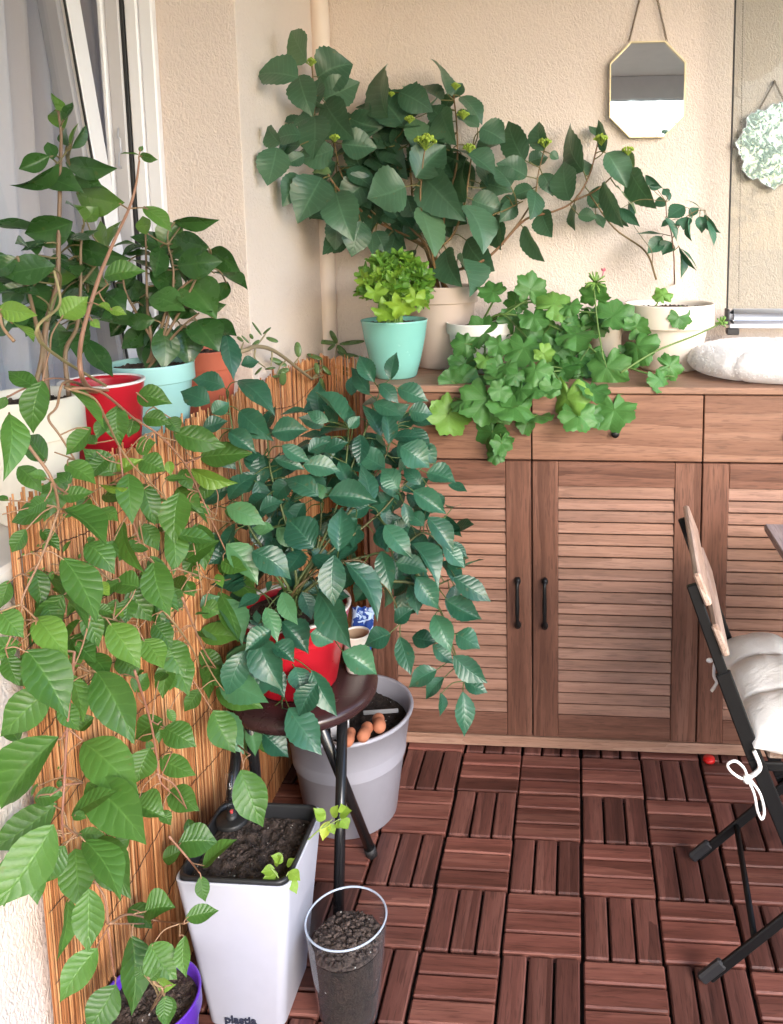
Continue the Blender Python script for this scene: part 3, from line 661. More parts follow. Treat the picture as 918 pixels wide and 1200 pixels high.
def lobed(mb,c,n,up,Rr,tone=.5,lobes=7,depth=.10,scal=.05,notch=.55,cup=.18,ruf=.09,NA=56,NR=6,sx=1.):
    """round lobed leaf, stalk at c; n = face normal, up = direction of the middle lobe"""
    c=np.asarray(c,float); n=norm(n); up=np.asarray(up,float); up=norm(up-n*(up@n)); s=np.cross(up,n)
    vs=[c];uv=[(.5,0.)];fs=[]; ph=random.random()*6; asym=random.uniform(-.1,.1)
    for j in range(1,NR+1):
        r=j/NR
        for i in range(NA):
            t=-math.pi+2*math.pi*i/(NA-1); ff=(t/math.pi+1)/2
            lob=math.cos(lobes*t) ; rad=1-depth*(1-lob)*.5*1.6*r+scal*math.cos(lobes*3*t+.5)*r+.05*math.cos(t)
            rad*=1-notch*max(0,(abs(t)/math.pi-.80)/.20)**1.5
            rad*=1+asym*math.sin(t)+.10*mn.noise(Vector((math.cos(t)*1.3+ph*3,math.sin(t)*1.3,ph)))*r
            x,y=Rr*rad*r*math.sin(t)*sx,Rr*rad*r*math.cos(t)
            z=Rr*(cup*r*r+ruf*r*r*math.cos(lobes*t+ph*.2)+.13*r*r*math.sin(2*t+ph)+.06*r*math.sin(3*t+ph*2)+.22*r*r*mn.noise(Vector((math.cos(t)*r*1.8+ph*5,math.sin(t)*r*1.8,ph*2))))
            vs.append(c+s*x+up*y+n*z); uv.append((ff,r))
    for i in range(NA-1): fs.append((0,1+i+1,1+i))
    for j in range(NR-1):
        for i in range(NA-1): q=1+j*NA+i; fs.append((q,q+1,q+NA+1,q+NA))
    mb.add(vs,fs,uv,tone)

CR={1:(0,0,1/3.),2:(280,0,340/918.),3:(580,0,338/918.),4:(0,380,1/3.),5:(200,380,400/918.),6:(0,760,330/900.),7:(190,720,370/918.),8:(500,300,418/918.)}
def px(c,x,y): o=CR[c]; return o[0]+o[2]*x,o[1]+o[2]*y
UP=np.array([0,0,1.])
class Plant:
    def __init__(s,root,depth,mat,smat,shape,**k):
        s.root=root; s.df=depth; s.mat=mat; s.sm=smat; s.shape=shape; s.k=k; s.fol=MB(); s.st=MB(); s.S=[]; s.bases=[]
    def P(s,u,v,off=0): p=s.df(u,v); return aD(u,v,dep(p)+off)
    def stem(s,c,txt,r0,r1=None,tone=.5,off=0,side=7,start=None):
        pts=[start] if start is not None else []
        for q in txt.split():
            e=[float(z) for z in q.split(',')]
            u,v=px(c,e[0],e[1]) if c else (e[0],e[1]); pts.append(s.P(u,v,off+(e[2] if len(e)>2 else 0)))
        sp=spline(pts,6); tube(s.st,sp,r0,r1 if r1 is not None else r0*.5,side,tone); s.S+=list(sp); return sp
    def leaves(s,c,txt,pet=True,off=0):
        sc=CR[c][2] if c else 1
        for q in txt.replace('\n',' ').split():
            fl=''
            if q[-1].isalpha(): 
                while q[-1].isalpha(): fl+=q[-1]; q=q[:-1]
            e=[float(z) for z in q.split(',')]
            (u0,v0),(u1,v1)=(px(c,e[0],e[1]),px(c,e[2],e[3])) if c else ((e[0],e[1]),(e[2],e[3])); w=e[4]*sc
            D=dep(s.df((u0+u1)/2,(v0+v1)/2))+off+random.uniform(-.025,.025)*s.k.get('spread',1)
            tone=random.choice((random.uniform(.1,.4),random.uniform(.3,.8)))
            if 'd' in fl: D+=.045; tone*=.45  # deeper leaves toned darker: shade between leaves put into the colour
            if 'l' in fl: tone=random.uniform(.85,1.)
            if 'f' in fl: D-=.05
            pl=math.hypot(u1-u0,v1-v0); L=pl*D/F; dn=(v1-v0)/max(pl,1)
            dz=-(.36*dn)*L+random.uniform(-.2,.2)*L
            B=aD(u0,v0,D-dz*.5); T=aD(u1,v1,D+dz*.5); T=T+(T-B)*s.k.get('ext',.05)
            Lr=np.linalg.norm(T-B); Wd=w*D/F
            ratio=s.k.get('aspect',.55); ang=math.acos(min(1,max(.42,Wd/max(Wd,ratio*Lr))))*random.choice((-1,1))
            k_w=s.k.get('wk',1.); toC=norm(CAM-B); a=norm(T-B); n=toC*1.0+UP*.50; n=norm(n-a*(a@n)); sdir=np.cross(a,n)
            ang+=random.uniform(-.22,.22); n=n*math.cos(ang)+sdir*math.sin(ang)
            Wt=k_w*Wd/max(.6,abs(math.cos(ang)))
            k=s.k; leaf(s.fol,B,T,Wt,n,s.shape,tone,fold=k.get('fold',.2)*random.uniform(.4,1.5)*(2.3 if random.random()<.14 else 1),bow=random.uniform(-.02,.05),droop=k.get('droop',.14)*random.uniform(.2,1.6),wave=k.get('wave',.06))
            if pet: s.bases.append((B,a))
    def fill(s,N,ell,Lr,back=(.02,.10),asp=.55,down=.35,tone=(.15,.5),pet=True,ok=None):  # low tone ranges darken deep leaves, painting shade among the foliage
        tot=sum(e[2]*e[3] for e in ell); i=0; tries=0
        while i<N and tries<N*20:
            tries+=1
            x=random.random()*tot
            for e in ell:
                x-=e[2]*e[3]
                if x<=0: break
            t=random.random()*2*math.pi; r=math.sqrt(random.random()); u,v=e[0]+e[2]*r*math.cos(t),e[1]+e[3]*r*math.sin(t)
            D=dep(s.df(u,v))+random.uniform(*back); B=aD(u,v,D)
            if ok and not ok(B): continue
            d=norm(np.array([math.cos(t)*r,random.uniform(-.7,.3),-math.sin(t)*r*.8-down])+rng.normal(0,.45,3)); L=random.uniform(*Lr)
            n=norm(norm(CAM-B)*.7+UP*.8+rng.normal(0,.35,3))
            leaf(s.fol,B,B+d*L,L*asp*random.uniform(.85,1.1),n,s.shape,random.uniform(*tone),fold=.22,droop=.2*random.random(),wave=.06)
            if pet: s.bases.append((B,d)); 
            i+=1
    def finish(s,pr=.0011,maxd=.16,stone=.6):
        A=np.array(s.S) if s.S else None
        if A is not None:
            for B,a in s.bases:
                d=np.linalg.norm(A-B,axis=1); i=int(d.argmin()); Q=A[i]
                # prefer an attachment point behind the leaf base
                k=d+.6*np.maximum(0,((A-B)@a)); i=int(k.argmin()); Q=A[i]; d0=d[i]
                if d0<.003 or d0>maxd: continue
                m=(B+Q)/2-a*d0*.08+np.array([0,0,.05*d0]); tube(s.st,spline([Q,m,B+a*.004],4),pr*1.25,pr,5,stone,False)
        if s.fol.v: s.fol.build('foliage',s.mat,s.root)
        if s.st.v: s.st.build('stem',s.sm,s.root)
def mat_stem(name,a,b,rough=.55):
    t=NT(name); o=t.obj(); n1=t.noise(o,90,4); tn=t.attr(); c=t.mix(t.math('ADD',t.math('MULTIPLY',tn,.8),t.math('MULTIPLY_ADD',n1,.4,-.1),clamp=True),a,b); return t.done(c,rough,t.bump(n1,.4,.002))
def vlimit(P,X):                                                # keep a point on the balcony side of the reeds
    return P

# ================================================================ PLANTS ON THE SIDEBOARD
TOP=.9547
# ---- hydrangea
hc=(-.385,.462); hy=thing('potted_hydrangea','big hydrangea with broad dark leaves in a beige pot on the cabinet','potted plant',(*hc,TOP))
pot(hy,'pot',ppl('beige_plastic',(.52,.42,.37),.5),*hc,TOP,TOP+.225,.075,.099,.004,.045,.02)
hd=lambda u,v: aD(u,v,float(np.interp(u,[300,340,380,440,760],[1.84,1.97,2.12,2.23,2.26])))
hp=Plant(hy,hd,mat_leaf('hydrangea_leaf',(.030,.088,.050),(.105,.222,.125),.36,9,.34,.45,spec=.55),mat_stem('hydrangea_stem',(.20,.075,.04),(.13,.19,.055)),'hydra',aspect=.66,fold=.22,droop=.26,wk=1.16,wave=.09,ext=.08)
b0=np.array([hc[0],hc[1],TOP+.20])
def hb(dx,dy): return b0+np.array([dx,dy,0])
def hps(c,tx,r0,r1,tone,off=0,side=7,start=None): hp.stem(c,tx,r0,r1,tone,off+.045,side,start)
hps(2,'600,800,.05 560,760 420,690,.02 300,580 245,440 238,300 230,180',.0042,.0022,.2,0,7,hb(-.03,0))
hps(2,'600,790 530,700 505,600 500,480 480,360 460,260',.004,.002,.2,0,7,hb(-.015,-.02))
hps(2,'610,800 590,740 575,640 580,540 590,460',.004,.002,.25,-.08,7,hb(0,-.03))
hps(2,'620,800 640,740 660,640 690,520 690,400 680,300',.004,.002,.25,-.02,7,hb(.01,-.01))
hps(2,'625,810 680,740 715,640 730,540 740,470',.004,.002,.25,-.03,7,hb(.02,-.02))
hps(2,'595,800 560,700 545,560 540,400 540,380',.004,.002,.25,.03,7,hb(-.01,.02))
hps(2,'600,800 480,720 340,580 300,450',.0035,.0018,.3,.02,7,hb(-.03,.02))
hps(3,'-165,880 -60,840 0,800 95,700 180,675 250,640 300,560 330,450',.0046,.002,.1,-.03,7,hb(.03,-.01))
hps(3,'40,755 90,690 128,620 140,545 160,470',.003,.0016,.25,-.03)
hps(3,'250,640 330,600 400,530 425,480',.0028,.0014,.2,-.04)
hps(3,'-40,770 -10,690 30,670 90,640',.003,.0016,.4,-.03)
hps(3,'300,615 380,725 480,800 515,890',.0022,.003,.3,-.03)
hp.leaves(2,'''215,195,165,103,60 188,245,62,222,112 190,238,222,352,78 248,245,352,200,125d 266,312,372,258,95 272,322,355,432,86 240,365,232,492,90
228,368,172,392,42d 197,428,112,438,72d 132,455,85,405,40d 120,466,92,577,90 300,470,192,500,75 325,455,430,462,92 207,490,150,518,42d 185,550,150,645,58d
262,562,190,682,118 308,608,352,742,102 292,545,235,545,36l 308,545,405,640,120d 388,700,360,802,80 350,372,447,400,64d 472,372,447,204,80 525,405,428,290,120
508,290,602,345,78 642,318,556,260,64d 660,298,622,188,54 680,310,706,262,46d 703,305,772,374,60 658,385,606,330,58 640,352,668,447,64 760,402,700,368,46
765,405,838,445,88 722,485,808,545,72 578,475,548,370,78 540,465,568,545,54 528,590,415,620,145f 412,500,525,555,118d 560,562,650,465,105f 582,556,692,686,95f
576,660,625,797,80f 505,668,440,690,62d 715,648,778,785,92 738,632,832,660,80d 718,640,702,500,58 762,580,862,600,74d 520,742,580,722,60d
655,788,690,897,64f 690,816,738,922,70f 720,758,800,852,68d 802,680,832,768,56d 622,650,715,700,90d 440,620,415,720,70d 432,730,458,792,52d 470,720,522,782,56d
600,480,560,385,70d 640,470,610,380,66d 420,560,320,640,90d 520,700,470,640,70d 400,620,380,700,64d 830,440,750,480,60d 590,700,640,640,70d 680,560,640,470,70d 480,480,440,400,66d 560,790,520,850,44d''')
hp.leaves(3,'''95,512,42,392,72 102,562,12,522,78 52,592,0,532,60 155,480,135,390,50 175,488,203,502,30 108,515,166,500,52d 122,600,55,622,54d 150,552,182,616,50d
238,638,212,520,72 35,620,58,684,48d 128,606,120,690,48 148,672,176,748,56 90,722,152,825,42 250,652,252,728,34d 282,545,232,400,68 330,440,303,400,32d 352,482,328,388,34
358,485,420,585,80 430,540,496,656,58f 345,580,392,716,58f 300,612,366,650,72d 385,592,456,666,42l 265,685,322,692,42 445,530,408,482,32l 0,690,10,786,54d 320,680,345,722,32d
-20,600,-35,500,60d 60,640,20,700,44d 290,560,250,480,40d 375,640,410,720,36d''')
hp.fill(95,[(455,215,70,85),(500,190,60,70),(380,180,40,60)],(.06,.10),(.03,.12),.7,.3,(.0,.25))
hp.finish(.0015,.09)
m_bud=plain('green_flower_buds',(.30,.42,.05),.6,.2,200,.2)
def buds(parent,c,x,y,r,depth,off=-.02,name='flower_bud'):
    u,v=px(c,x,y); D=dep(depth(u,v))+off; Cc=aD(u,v,D); rr=r*CR[c][2]*D/F; g=MB()
    for _ in range(46):
        t=random.random()*6.283; q=math.sqrt(random.random()); g_=Cc+np.array([math.cos(t)*q*rr,math.sin(t)*q*rr*.8,rr*.55*(1-q*q)+random.uniform(-.1,.1)*rr]); blob(g,g_,rr*random.uniform(.10,.18),4,.5,(1,1,1.2))
        tube(g,[Cc-np.array([0,0,rr*.8]),g_],.0006,sides=3,cap=False)
    g.build(name,m_bud,parent)
for c,x,y,r in ((2,228,195,18),(2,303,435,17),(2,590,447,36),(2,710,362,20),(2,685,272,16),(2,730,467,20),(2,540,376,17),(2,482,296,11),(3,160,453,22),(3,340,443,25),(3,425,478,20)):
    buds(hy,c,x,y,r,hd,-.06 if r>30 else -.03)

# ---- lobed bright herb in the turquoise pot
tc_=(-.482,.285); tq=thing('potted_herb','bright green herb with ruffled leaves in a turquoise pot on the cabinet','potted plant',(*tc_,TOP))
zr=TOP+.150
P=[(.0001,TOP),(.050,TOP),(.055,TOP+.004),(.066,TOP+.045),(.078,TOP+.10),(.0845,zr-.006),(.0860,zr-.001),(.0850,zr),(.0815,zr-.001),(.0795,zr-.012),(.076,zr-.05)]
g=MB(); lathe(g,*tc_,P,72); g.build('pot',ppl('turquoise_glaze',(.20,.47,.42),.22,.03),tq)
g=MB(); soil_disc(g,*tc_,.079,zr-.014); g.build('soil',m_soil,tq)
m_herb=mat_leaf('herb_leaf',(.055,.165,.020),(.155,.33,.042),.45,7,.15,.4,polar=5,trans=.25)
hb_=Plant(tq,lambda u,v:aD(u,v,2.09),m_herb,mat_stem('herb_stem',(.14,.28,.05),(.2,.35,.08)),'ovate')
cz=zr+.085
for i in range(150):
    t=random.random()*6.283; ph=math.acos(random.uniform(-.55,1)); d=np.array([math.sin(ph)*math.cos(t),math.sin(ph)*math.sin(t),math.cos(ph)])
    r=random.uniform(.72,1.02); c=np.array([tc_[0],tc_[1],cz])+d*np.array([.092,.085,.082])*r
    n=norm(d*.8+UP*.5+rng.normal(0,.4,3)); rr=random.uniform(.017,.027)
    lobed(hb_.fol,c,n,d+rng.normal(0,.3,3)-UP*.2,rr,random.uniform(.25,1)*(.5+.5*r),5,.24,.09,.5,.3,.2,44,5)
    tube(hb_.st,spline([np.array([tc_[0]+random.uniform(-.02,.02),tc_[1]+random.uniform(-.02,.02),zr-.012]),np.array([tc_[0],tc_[1],cz-.03])+d*.03,c],4),.0014,.0009,4,.5,False)
for u,v,rr in ((470,368,.040),(452,375,.036),(487,360,.030),(440,352,.030)):
    c=aD(u,v-10,1.99); lobed(hb_.fol,c,norm(CAM-c)+UP*.7,np.array([random.uniform(-.4,.4),-.3,-1]),rr,random.uniform(.75,1),5,.22,.06,.5,.15,.14,50,6); hb_.st and tube(hb_.st,spline([np.array([tc_[0],tc_[1],zr-.012]),np.array([tc_[0],tc_[1]-.02,zr+.06]),c],4),.0018,.0012,4,.5,False)
hb_.finish()

# ---- geranium
gc_=(-.273,.392); ge=thing('potted_geranium','trailing geranium with scalloped leaves in a white pot spilling over the cabinet front','potted plant',(*gc_,TOP))
pot(ge,'pot',ppl('white_glossy_plastic',(.72,.70,.70),.3),*gc_,TOP,TOP+.132,.066,.090,.003,.03,.014)
def gd(u,v):
    Y=float(np.interp(v,[320,380,430,455,475,560],[.36,.31,.235,.150,.125,.118])); return aY(u,v,Y)
gp=Plant(ge,gd,mat_leaf('geranium_leaf',(.034,.125,.026),(.100,.265,.062),.5,7,.24,.5,polar=7,trans=.2),mat_stem('geranium_stem',(.07,.14,.03),(.13,.21,.05)),'ovate')
g0=np.array([gc_[0],gc_[1],TOP+.115])
for tx in ('160,170 150,250 170,330 190,420','190,150 240,190 300,260 350,330 390,370','190,150 300,170 420,235 500,300 560,190 600,110','170,120 180,90 165,80','200,150 270,110 320,130','455,260,.0 560,300 640,310','300,260 250,330 220,400','360,330 440,360 480,380','150,250 100,330 60,380','250,120 380,140 480,150'):
    gp.stem(8,tx,.0032,.0018,random.random(),.03,7,g0+rng.normal(0,.012,3)*np.array([1,1,0]) if not tx.startswith(('455','300,','360','150,2')) else None)
GL='''163,85,40,-.5,.5 130,195,50,-.8,.3 270,75,45,.2,.8 335,115,50,.5,.6l 375,125,34,.7,.2 278,165,44,.1,-1 250,250,56,0,-1 400,205,58,.8,-.2 490,145,54,.5,.5 345,250,56,.2,-.6d
155,275,34,.1,-1l 97,290,46,-.2,-1d 50,420,58,-.5,-1l 150,385,66,-.2,-1 225,400,66,.1,-1 165,465,52,-.3,-1d 195,490,34,.2,-1d 178,515,26,0,-1d 262,438,30,.4,-.8d 360,380,62,-.1,-1l 395,420,50,.3,-1
487,410,58,.2,-1 465,300,58,.1,-1 430,355,46,0,-1d 550,245,54,.4,-.6 635,285,38,1,-.1 605,325,36,.5,-1 606,95,27,-.3,.9l 652,165,31,.3,-.9 430,95,42,-.2,.8 305,255,28,.6,-.6l 300,310,34,.3,-.8 545,180,36,.7,.5
215,160,36,-.3,.5d 220,310,40,-.3,-.8d 310,195,44,.3,.2d 400,280,46,.2,-.5d 320,330,40,-.3,-.9d 520,260,34,.5,-.2d 440,170,40,.4,.4d 180,235,36,-.4,-.6 90,225,36,-1,.1 230,110,34,.1,.8d 380,170,40,.5,.1d 350,300,46,.0,-.8d 425,420,36,.4,-1d'''
for q in GL.split():
    fl=''
    if q[-1].isalpha(): fl=q[-1]; q=q[:-1]
    x,y,r,ux,uz=[float(z) for z in q.split(',')]; u,v=px(8,x,y); D=dep(gd(u,v))+random.uniform(-.02,.02)+(.05 if fl=='d' else 0)
    if fl=='d' and v>455: D-=.035
    c0=aD(u,v,D); rr=r*CR[8][2]*D/F*1.02; up=norm(np.array([ux,-.15,uz])); c=c0-up*rr*.25
    n=norm(norm(CAM-c)*.9+UP*random.uniform(.2,.75)+rng.normal(0,.36,3))
    tone=dict(l=random.uniform(.85,1.),d=random.uniform(.02,.25)).get(fl,random.uniform(.3,.7))  # 'd' leaves sit deeper, their shade painted as a darker tone
    lobed(gp.fol,c,n,up,rr*1.02,tone,7,.11,.036,.62,random.uniform(-.35,.18),.05,78,8); gp.bases.append((c-n*.002,n*.8+up*.3))
gp.stem(8,'455,262 440,170 432,85',.0022,.0018,.6,-.03); gp.stem(8,'500,300 590,245 690,205 752,176',.0026,.002,.6,-.05)
for k in range(20):                                            # leaves deeper in the plant, toned darker to paint the shade there
    x,y=random.choice([(180,200),(300,180),(420,170),(350,300),(240,330),(460,260),(130,330)]); u,v=px(8,x+random.gauss(0,45),y+random.gauss(0,45)); D=dep(gd(u,v))+random.uniform(.03,.08)*(1 if v<440 else .2)
    c=aD(u,v,D); lobed(gp.fol,c,norm(norm(CAM-c)*.7+UP*.6+rng.normal(0,.5,3)),rng.normal(0,1,3)-UP*.3,random.uniform(.028,.045),random.uniform(0,.4),7,.06,.028,.6,random.uniform(-.3,.2),.05,60,6); gp.bases.append((c,UP*.5))
for k in range(17):                                            # leaves tumbling over the front edge
    u=random.uniform(525,655); v=random.uniform(430,490)-.0; 
    if u>600 and v>470: continue
    c=aY(u,v,random.uniform(.112,.140)); lobed(gp.fol,c,norm(norm(CAM-c)*.9+UP*.5+rng.normal(0,.4,3)),np.array([random.uniform(-.7,.4),-.2,-1]),random.uniform(.026,.042),random.uniform(.1,.75),7,.085,.032,.6,random.uniform(-.35,.15),.05,66,7); gp.bases.append((c,UP*.5))
gp.finish(.0013,.09)
def cluster(parent,x,y,r,off,mat,name):
    u,v=px(8,x,y); D=dep(gd(u,v))+off; Cc=aD(u,v,D); rr=r*CR[8][2]*D/F; g=MB()
    for _ in range(26):
        d=norm(rng.normal(0,1,3)+UP*.5); tube(g,[Cc,Cc+d*rr*.55,Cc+d*rr],lambda t:.0008+.0016*math.sin(min(1,t)*2.6),sides=5)
    g.build(name,mat,parent)
m_gb=plain('geranium_buds',(.16,.30,.06),.5,.2,200,.2)
cluster(ge,435,68,30,-.03,m_gb,'flower_bud'); cluster(ge,760,170,17,-.05,m_gb,'flower_bud')
g=MB(); u,v=px(8,456,40); c=aD(u,v,dep(gd(u,v))-.03)
for i in range(5):
    t=i*1.256; leaf(g,c,c+np.array([math.cos(t)*.007,math.sin(t)*.007,.010]),.009,UP*.3+np.array([math.cos(t),math.sin(t),0]),'ovate',.5,N=5)
tube(g,[c-np.array([.003,0,.012]),c],.001,.0018,5); g.build('flower',plain('pink_petals',(.75,.20,.28),.5),ge)

# ---- small cream pot behind the geranium
sc_=(.068,.455); sp_=thing('small_flowerpot','small cream flowerpot half hidden behind the geranium leaves','flowerpot',(*sc_,TOP)); m_cream=ppl('cream_plastic',(.70,.62,.54),.45)
pot(sp_,'pot',m_cream,*sc_,TOP,TOP+.155,.036,.050,.003,.034,.012)

# ---- cream pot with the young plant
yc_=(.235,.442); yo=thing('potted_seedling','young thin-stemmed plant in a wide cream pot on the cabinet below the octagonal mirror','potted plant',(*yc_,TOP))
pot(yo,'pot',ppl('cream_white_plastic',(.74,.66,.58),.42),*yc_,TOP,TOP+.178,.080,.120,.005,.062,.018)
yd=lambda u,v:aY(u,v,yc_[1]-.03)
yp=Plant(yo,yd,mat_leaf('young_leaf',(.025,.085,.050),(.06,.17,.10),.36,8,.3,.5),mat_stem('reddish_stem',(.16,.06,.045),(.15,.18,.06)),'shrub',aspect=.5,fold=.25,droop=.22)
y0=aZ(*px(3,573,935),TOP+.16)
yp.stem(3,'572,880 570,810 562,740 548,690 545,640',.0024,.0012,.1,0,7,y0); yp.stem(3,'565,760 600,700 640,672 670,668',.0015,.0009,.5); yp.stem(3,'568,800 585,785',.0014,.001,.5); yp.stem(3,'560,750 535,745',.0014,.001,.5); yp.stem(3,'502,850,.02 500,800,.0 480,770',.0012,.0008,.4)
yp.leaves(3,'''547,642,506,650,42 552,622,536,600,28 555,640,545,598,20 605,655,552,692,58 612,690,600,730,44 630,688,624,765,24 652,688,660,738,46 668,682,712,742,26 678,700,702,780,28 655,664,608,632,12 530,744,454,740,24
532,752,488,804,52 562,770,535,808,55 592,798,600,880,26 590,790,650,850,20 586,784,636,862,18 542,692,582,762,28 575,720,612,700,26d 620,690,650,660,30d 560,700,530,720,24d 480,556,530,600,20 490,592,528,600,14 395,662,458,720,28 430,700,425,640,24d''')
yp.finish(.0008)

# ================================================================ PLANTS ON THE LEDGE
SILL=.913
def atpx(u,v,X): return aX(u,v,X)
# --- cream pot, tall glossy shrub
c1=(-.812,-.690); tall=thing('potted_glossy_shrub','tall glossy-leaved shrub in a cream pot nearest on the window ledge','potted plant',(*c1,SILL))
m_cr=ppl('cream_white_glaze',(.74,.70,.62),.35,.04)
pot(tall,'pot',m_cr,*c1,SILL,1.098,.053,.073,.005,.060,.016)
m_cam=mat_leaf('camellia_leaf',(.018,.060,.016),(.070,.175,.040),.28,7,.22,.25,trans=.10,spec=.5)
m_bark=mat_stem('brown_bark',(.20,.105,.07),(.14,.17,.05))
dl=lambda u,v: aX(u,v,-.80)
def dl(u,v):
    D=min(dep(aX(min(u,200),v,-.80)),1.46); return aD(u,v,D)
tp=Plant(tall,dl,m_cam,m_bark,'camel',aspect=.52,fold=.26,droop=.28,spread=1.3,wk=1.2)
t0=np.array([c1[0],c1[1],1.08])
tp.stem(1,'155,1240 165,1130 200,1000,.0 206,860 210,700 213,560 215,470 205,390',.0050,.0018,.1,0,8,t0+np.array([.015,.02,0]))
tp.stem(1,'230,1240 270,1150 283,1020 284,880 292,790',.0038,.0016,.15,-.02,8,t0+np.array([.03,.05,0]))
tp.stem(1,'150,1240 130,1150 110,1060 90,980 60,900',.004,.0018,.2,0,8,t0)
tp.stem(1,'213,560 235,530 258,480',.0016,.001,.6); tp.stem(1,'283,1000 340,930 372,880',.0022,.0012,.4,-.02); tp.stem(1,'165,1130 185,1060 215,1010',.0022,.0012,.8,-.04)
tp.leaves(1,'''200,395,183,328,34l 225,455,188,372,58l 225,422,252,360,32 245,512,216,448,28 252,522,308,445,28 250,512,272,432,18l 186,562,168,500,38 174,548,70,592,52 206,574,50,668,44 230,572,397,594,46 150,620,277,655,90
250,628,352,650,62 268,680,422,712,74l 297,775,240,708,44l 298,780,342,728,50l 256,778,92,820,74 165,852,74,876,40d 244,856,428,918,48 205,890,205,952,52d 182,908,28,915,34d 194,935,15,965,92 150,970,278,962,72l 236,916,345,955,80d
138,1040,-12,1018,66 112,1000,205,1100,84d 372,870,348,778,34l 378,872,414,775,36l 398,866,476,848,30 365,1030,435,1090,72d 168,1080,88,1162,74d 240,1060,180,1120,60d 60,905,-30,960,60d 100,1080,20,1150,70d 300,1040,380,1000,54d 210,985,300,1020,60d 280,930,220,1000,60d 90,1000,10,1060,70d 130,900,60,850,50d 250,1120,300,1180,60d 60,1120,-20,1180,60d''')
tp.fill(26,[(60,330,50,60),(80,370,50,40)],(.06,.09),(.02,.09),.5,.2,(.0,.3),ok=lambda B:B[0]>-.885)
tp.finish(.0013,.14,.5)

# --- aqua pot, camellia
c2=(-.812,-.335); cm=thing('potted_camellia','dark glossy camellia in a pale aqua pot on the window ledge','potted plant',(*c2,SILL))
pot(cm,'pot',ppl('pale_aqua_plastic',(.33,.60,.60),.35,.04),*c2,SILL,1.090,.056,.078,.003,.034,.012,sm=m_soil2)
dm=lambda u,v: aD(u,v,1.56)
cp=Plant(cm,dm,m_cam,m_bark,'camel',aspect=.55,fold=.26,droop=.26,spread=1.5,wk=1.2)
q0=np.array([c2[0],c2[1],1.075])
for tx in ('535,1230 520,1100 515,960 512,820','560,1230 600,1080 610,950 590,860','560,1230 640,1080 690,980 740,900','550,1230 480,1100 440,1020 430,940','570,1230 640,1150 700,1100','590,1080 640,1010 740,940'): cp.stem(1,tx,.0036,.0016,.15,.0,7,q0+rng.normal(0,.008,3)*np.array([1,1,0]))
cp.leaves(1,'''608,778,758,790,34 640,792,560,868,88 516,824,498,758,42l 735,868,614,828,48 738,880,832,952,52 748,958,868,998,58 622,935,768,922,78 528,950,642,1028,80 655,995,752,1106,120 524,1048,642,1082,88 662,872,740,890,36d 538,885,650,885,40d 508,868,420,908,42d 500,1045,455,1055,42d
402,1010,512,1008,52d 690,1125,768,1215,110 635,1140,672,1275,98 570,1150,575,1290,80 532,1160,432,1222,66d 500,1180,530,1290,62d 620,1108,690,1100,42d 700,1080,792,1072,28d 545,1122,442,1140,44 800,990,760,1060,50d 600,900,700,840,44d 480,960,420,1020,50d 450,1130,390,1180,50d 620,1020,560,1100,60d 700,1180,640,1240,66d 770,1130,800,1230,50d 560,1010,500,1080,60d''')
cp.fill(20,[(190,330,55,45),(205,370,40,30)],(.055,.085),(.0,.07),.55,.15,(.0,.3),ok=lambda B:B[0]>-.885 and B[1]<-.08)
cp.finish(.0014,.13,.3)

# --- coral pot, jade plant
c3=(-.800,-.125); jd=thing('potted_jade_plant','jade plant with a bare arching branch in a coral pot against the wall reveal','potted plant',(*c3,SILL))
pot(jd,'pot',ppl('coral_terracotta',(.52,.13,.075),.6,.2),*c3,SILL,1.085,.045,.066,.004,.04,.012)
m_jade=plain('jade_leaf',(.085,.15,.05),.28,.05,80,.25); m_jst=mat_stem('jade_bark',(.26,.19,.13),(.28,.26,.12))
jdp=lambda u,v: aX(u,v,-.700)
CR[9]=(260,360,180/918.)
jp=Plant(jd,jdp,m_jade,m_jst,'ovate'); j0=np.array([c3[0],c3[1],1.07])
jp.stem(9,'110,265 200,235 290,250 380,305 460,370 540,430',.0052,.0036,.2,0,8,j0)
for tx in ('200,235 240,190 270,145','300,255 300,300 295,350','200,250 200,310 260,360','380,320 350,350 330,400','540,430 600,370 600,300','540,430 580,380 660,330 690,230','480,390 560,360 620,340','540,430 640,390 660,340','430,340 460,300','110,265 130,210'): jp.stem(9,tx,.0022,.0014,.6)
JL='''240,170,190,100,16 245,160,285,128,36 265,180,305,195,40 225,195,200,220,34 130,205,110,190,26 185,190,175,170,24 165,215,125,175,14 290,365,290,365,70 460,300,455,250,50 360,330,330,320,40 390,350,340,330,46 365,380,365,420,52 405,370,340,390,40
590,420,600,490,90 690,215,655,150,44 690,215,585,205,40 700,220,830,205,50 690,225,740,280,40 640,290,555,350,52 600,310,540,290,50 690,260,760,300,40 660,350,755,370,44 700,380,750,400,40 660,400,700,430,36 600,350,620,370,40 690,270,800,290,34 560,330,570,380,40 640,460,630,430,40 240,360,215,385,36 380,405,340,410,40 680,220,640,250,30'''
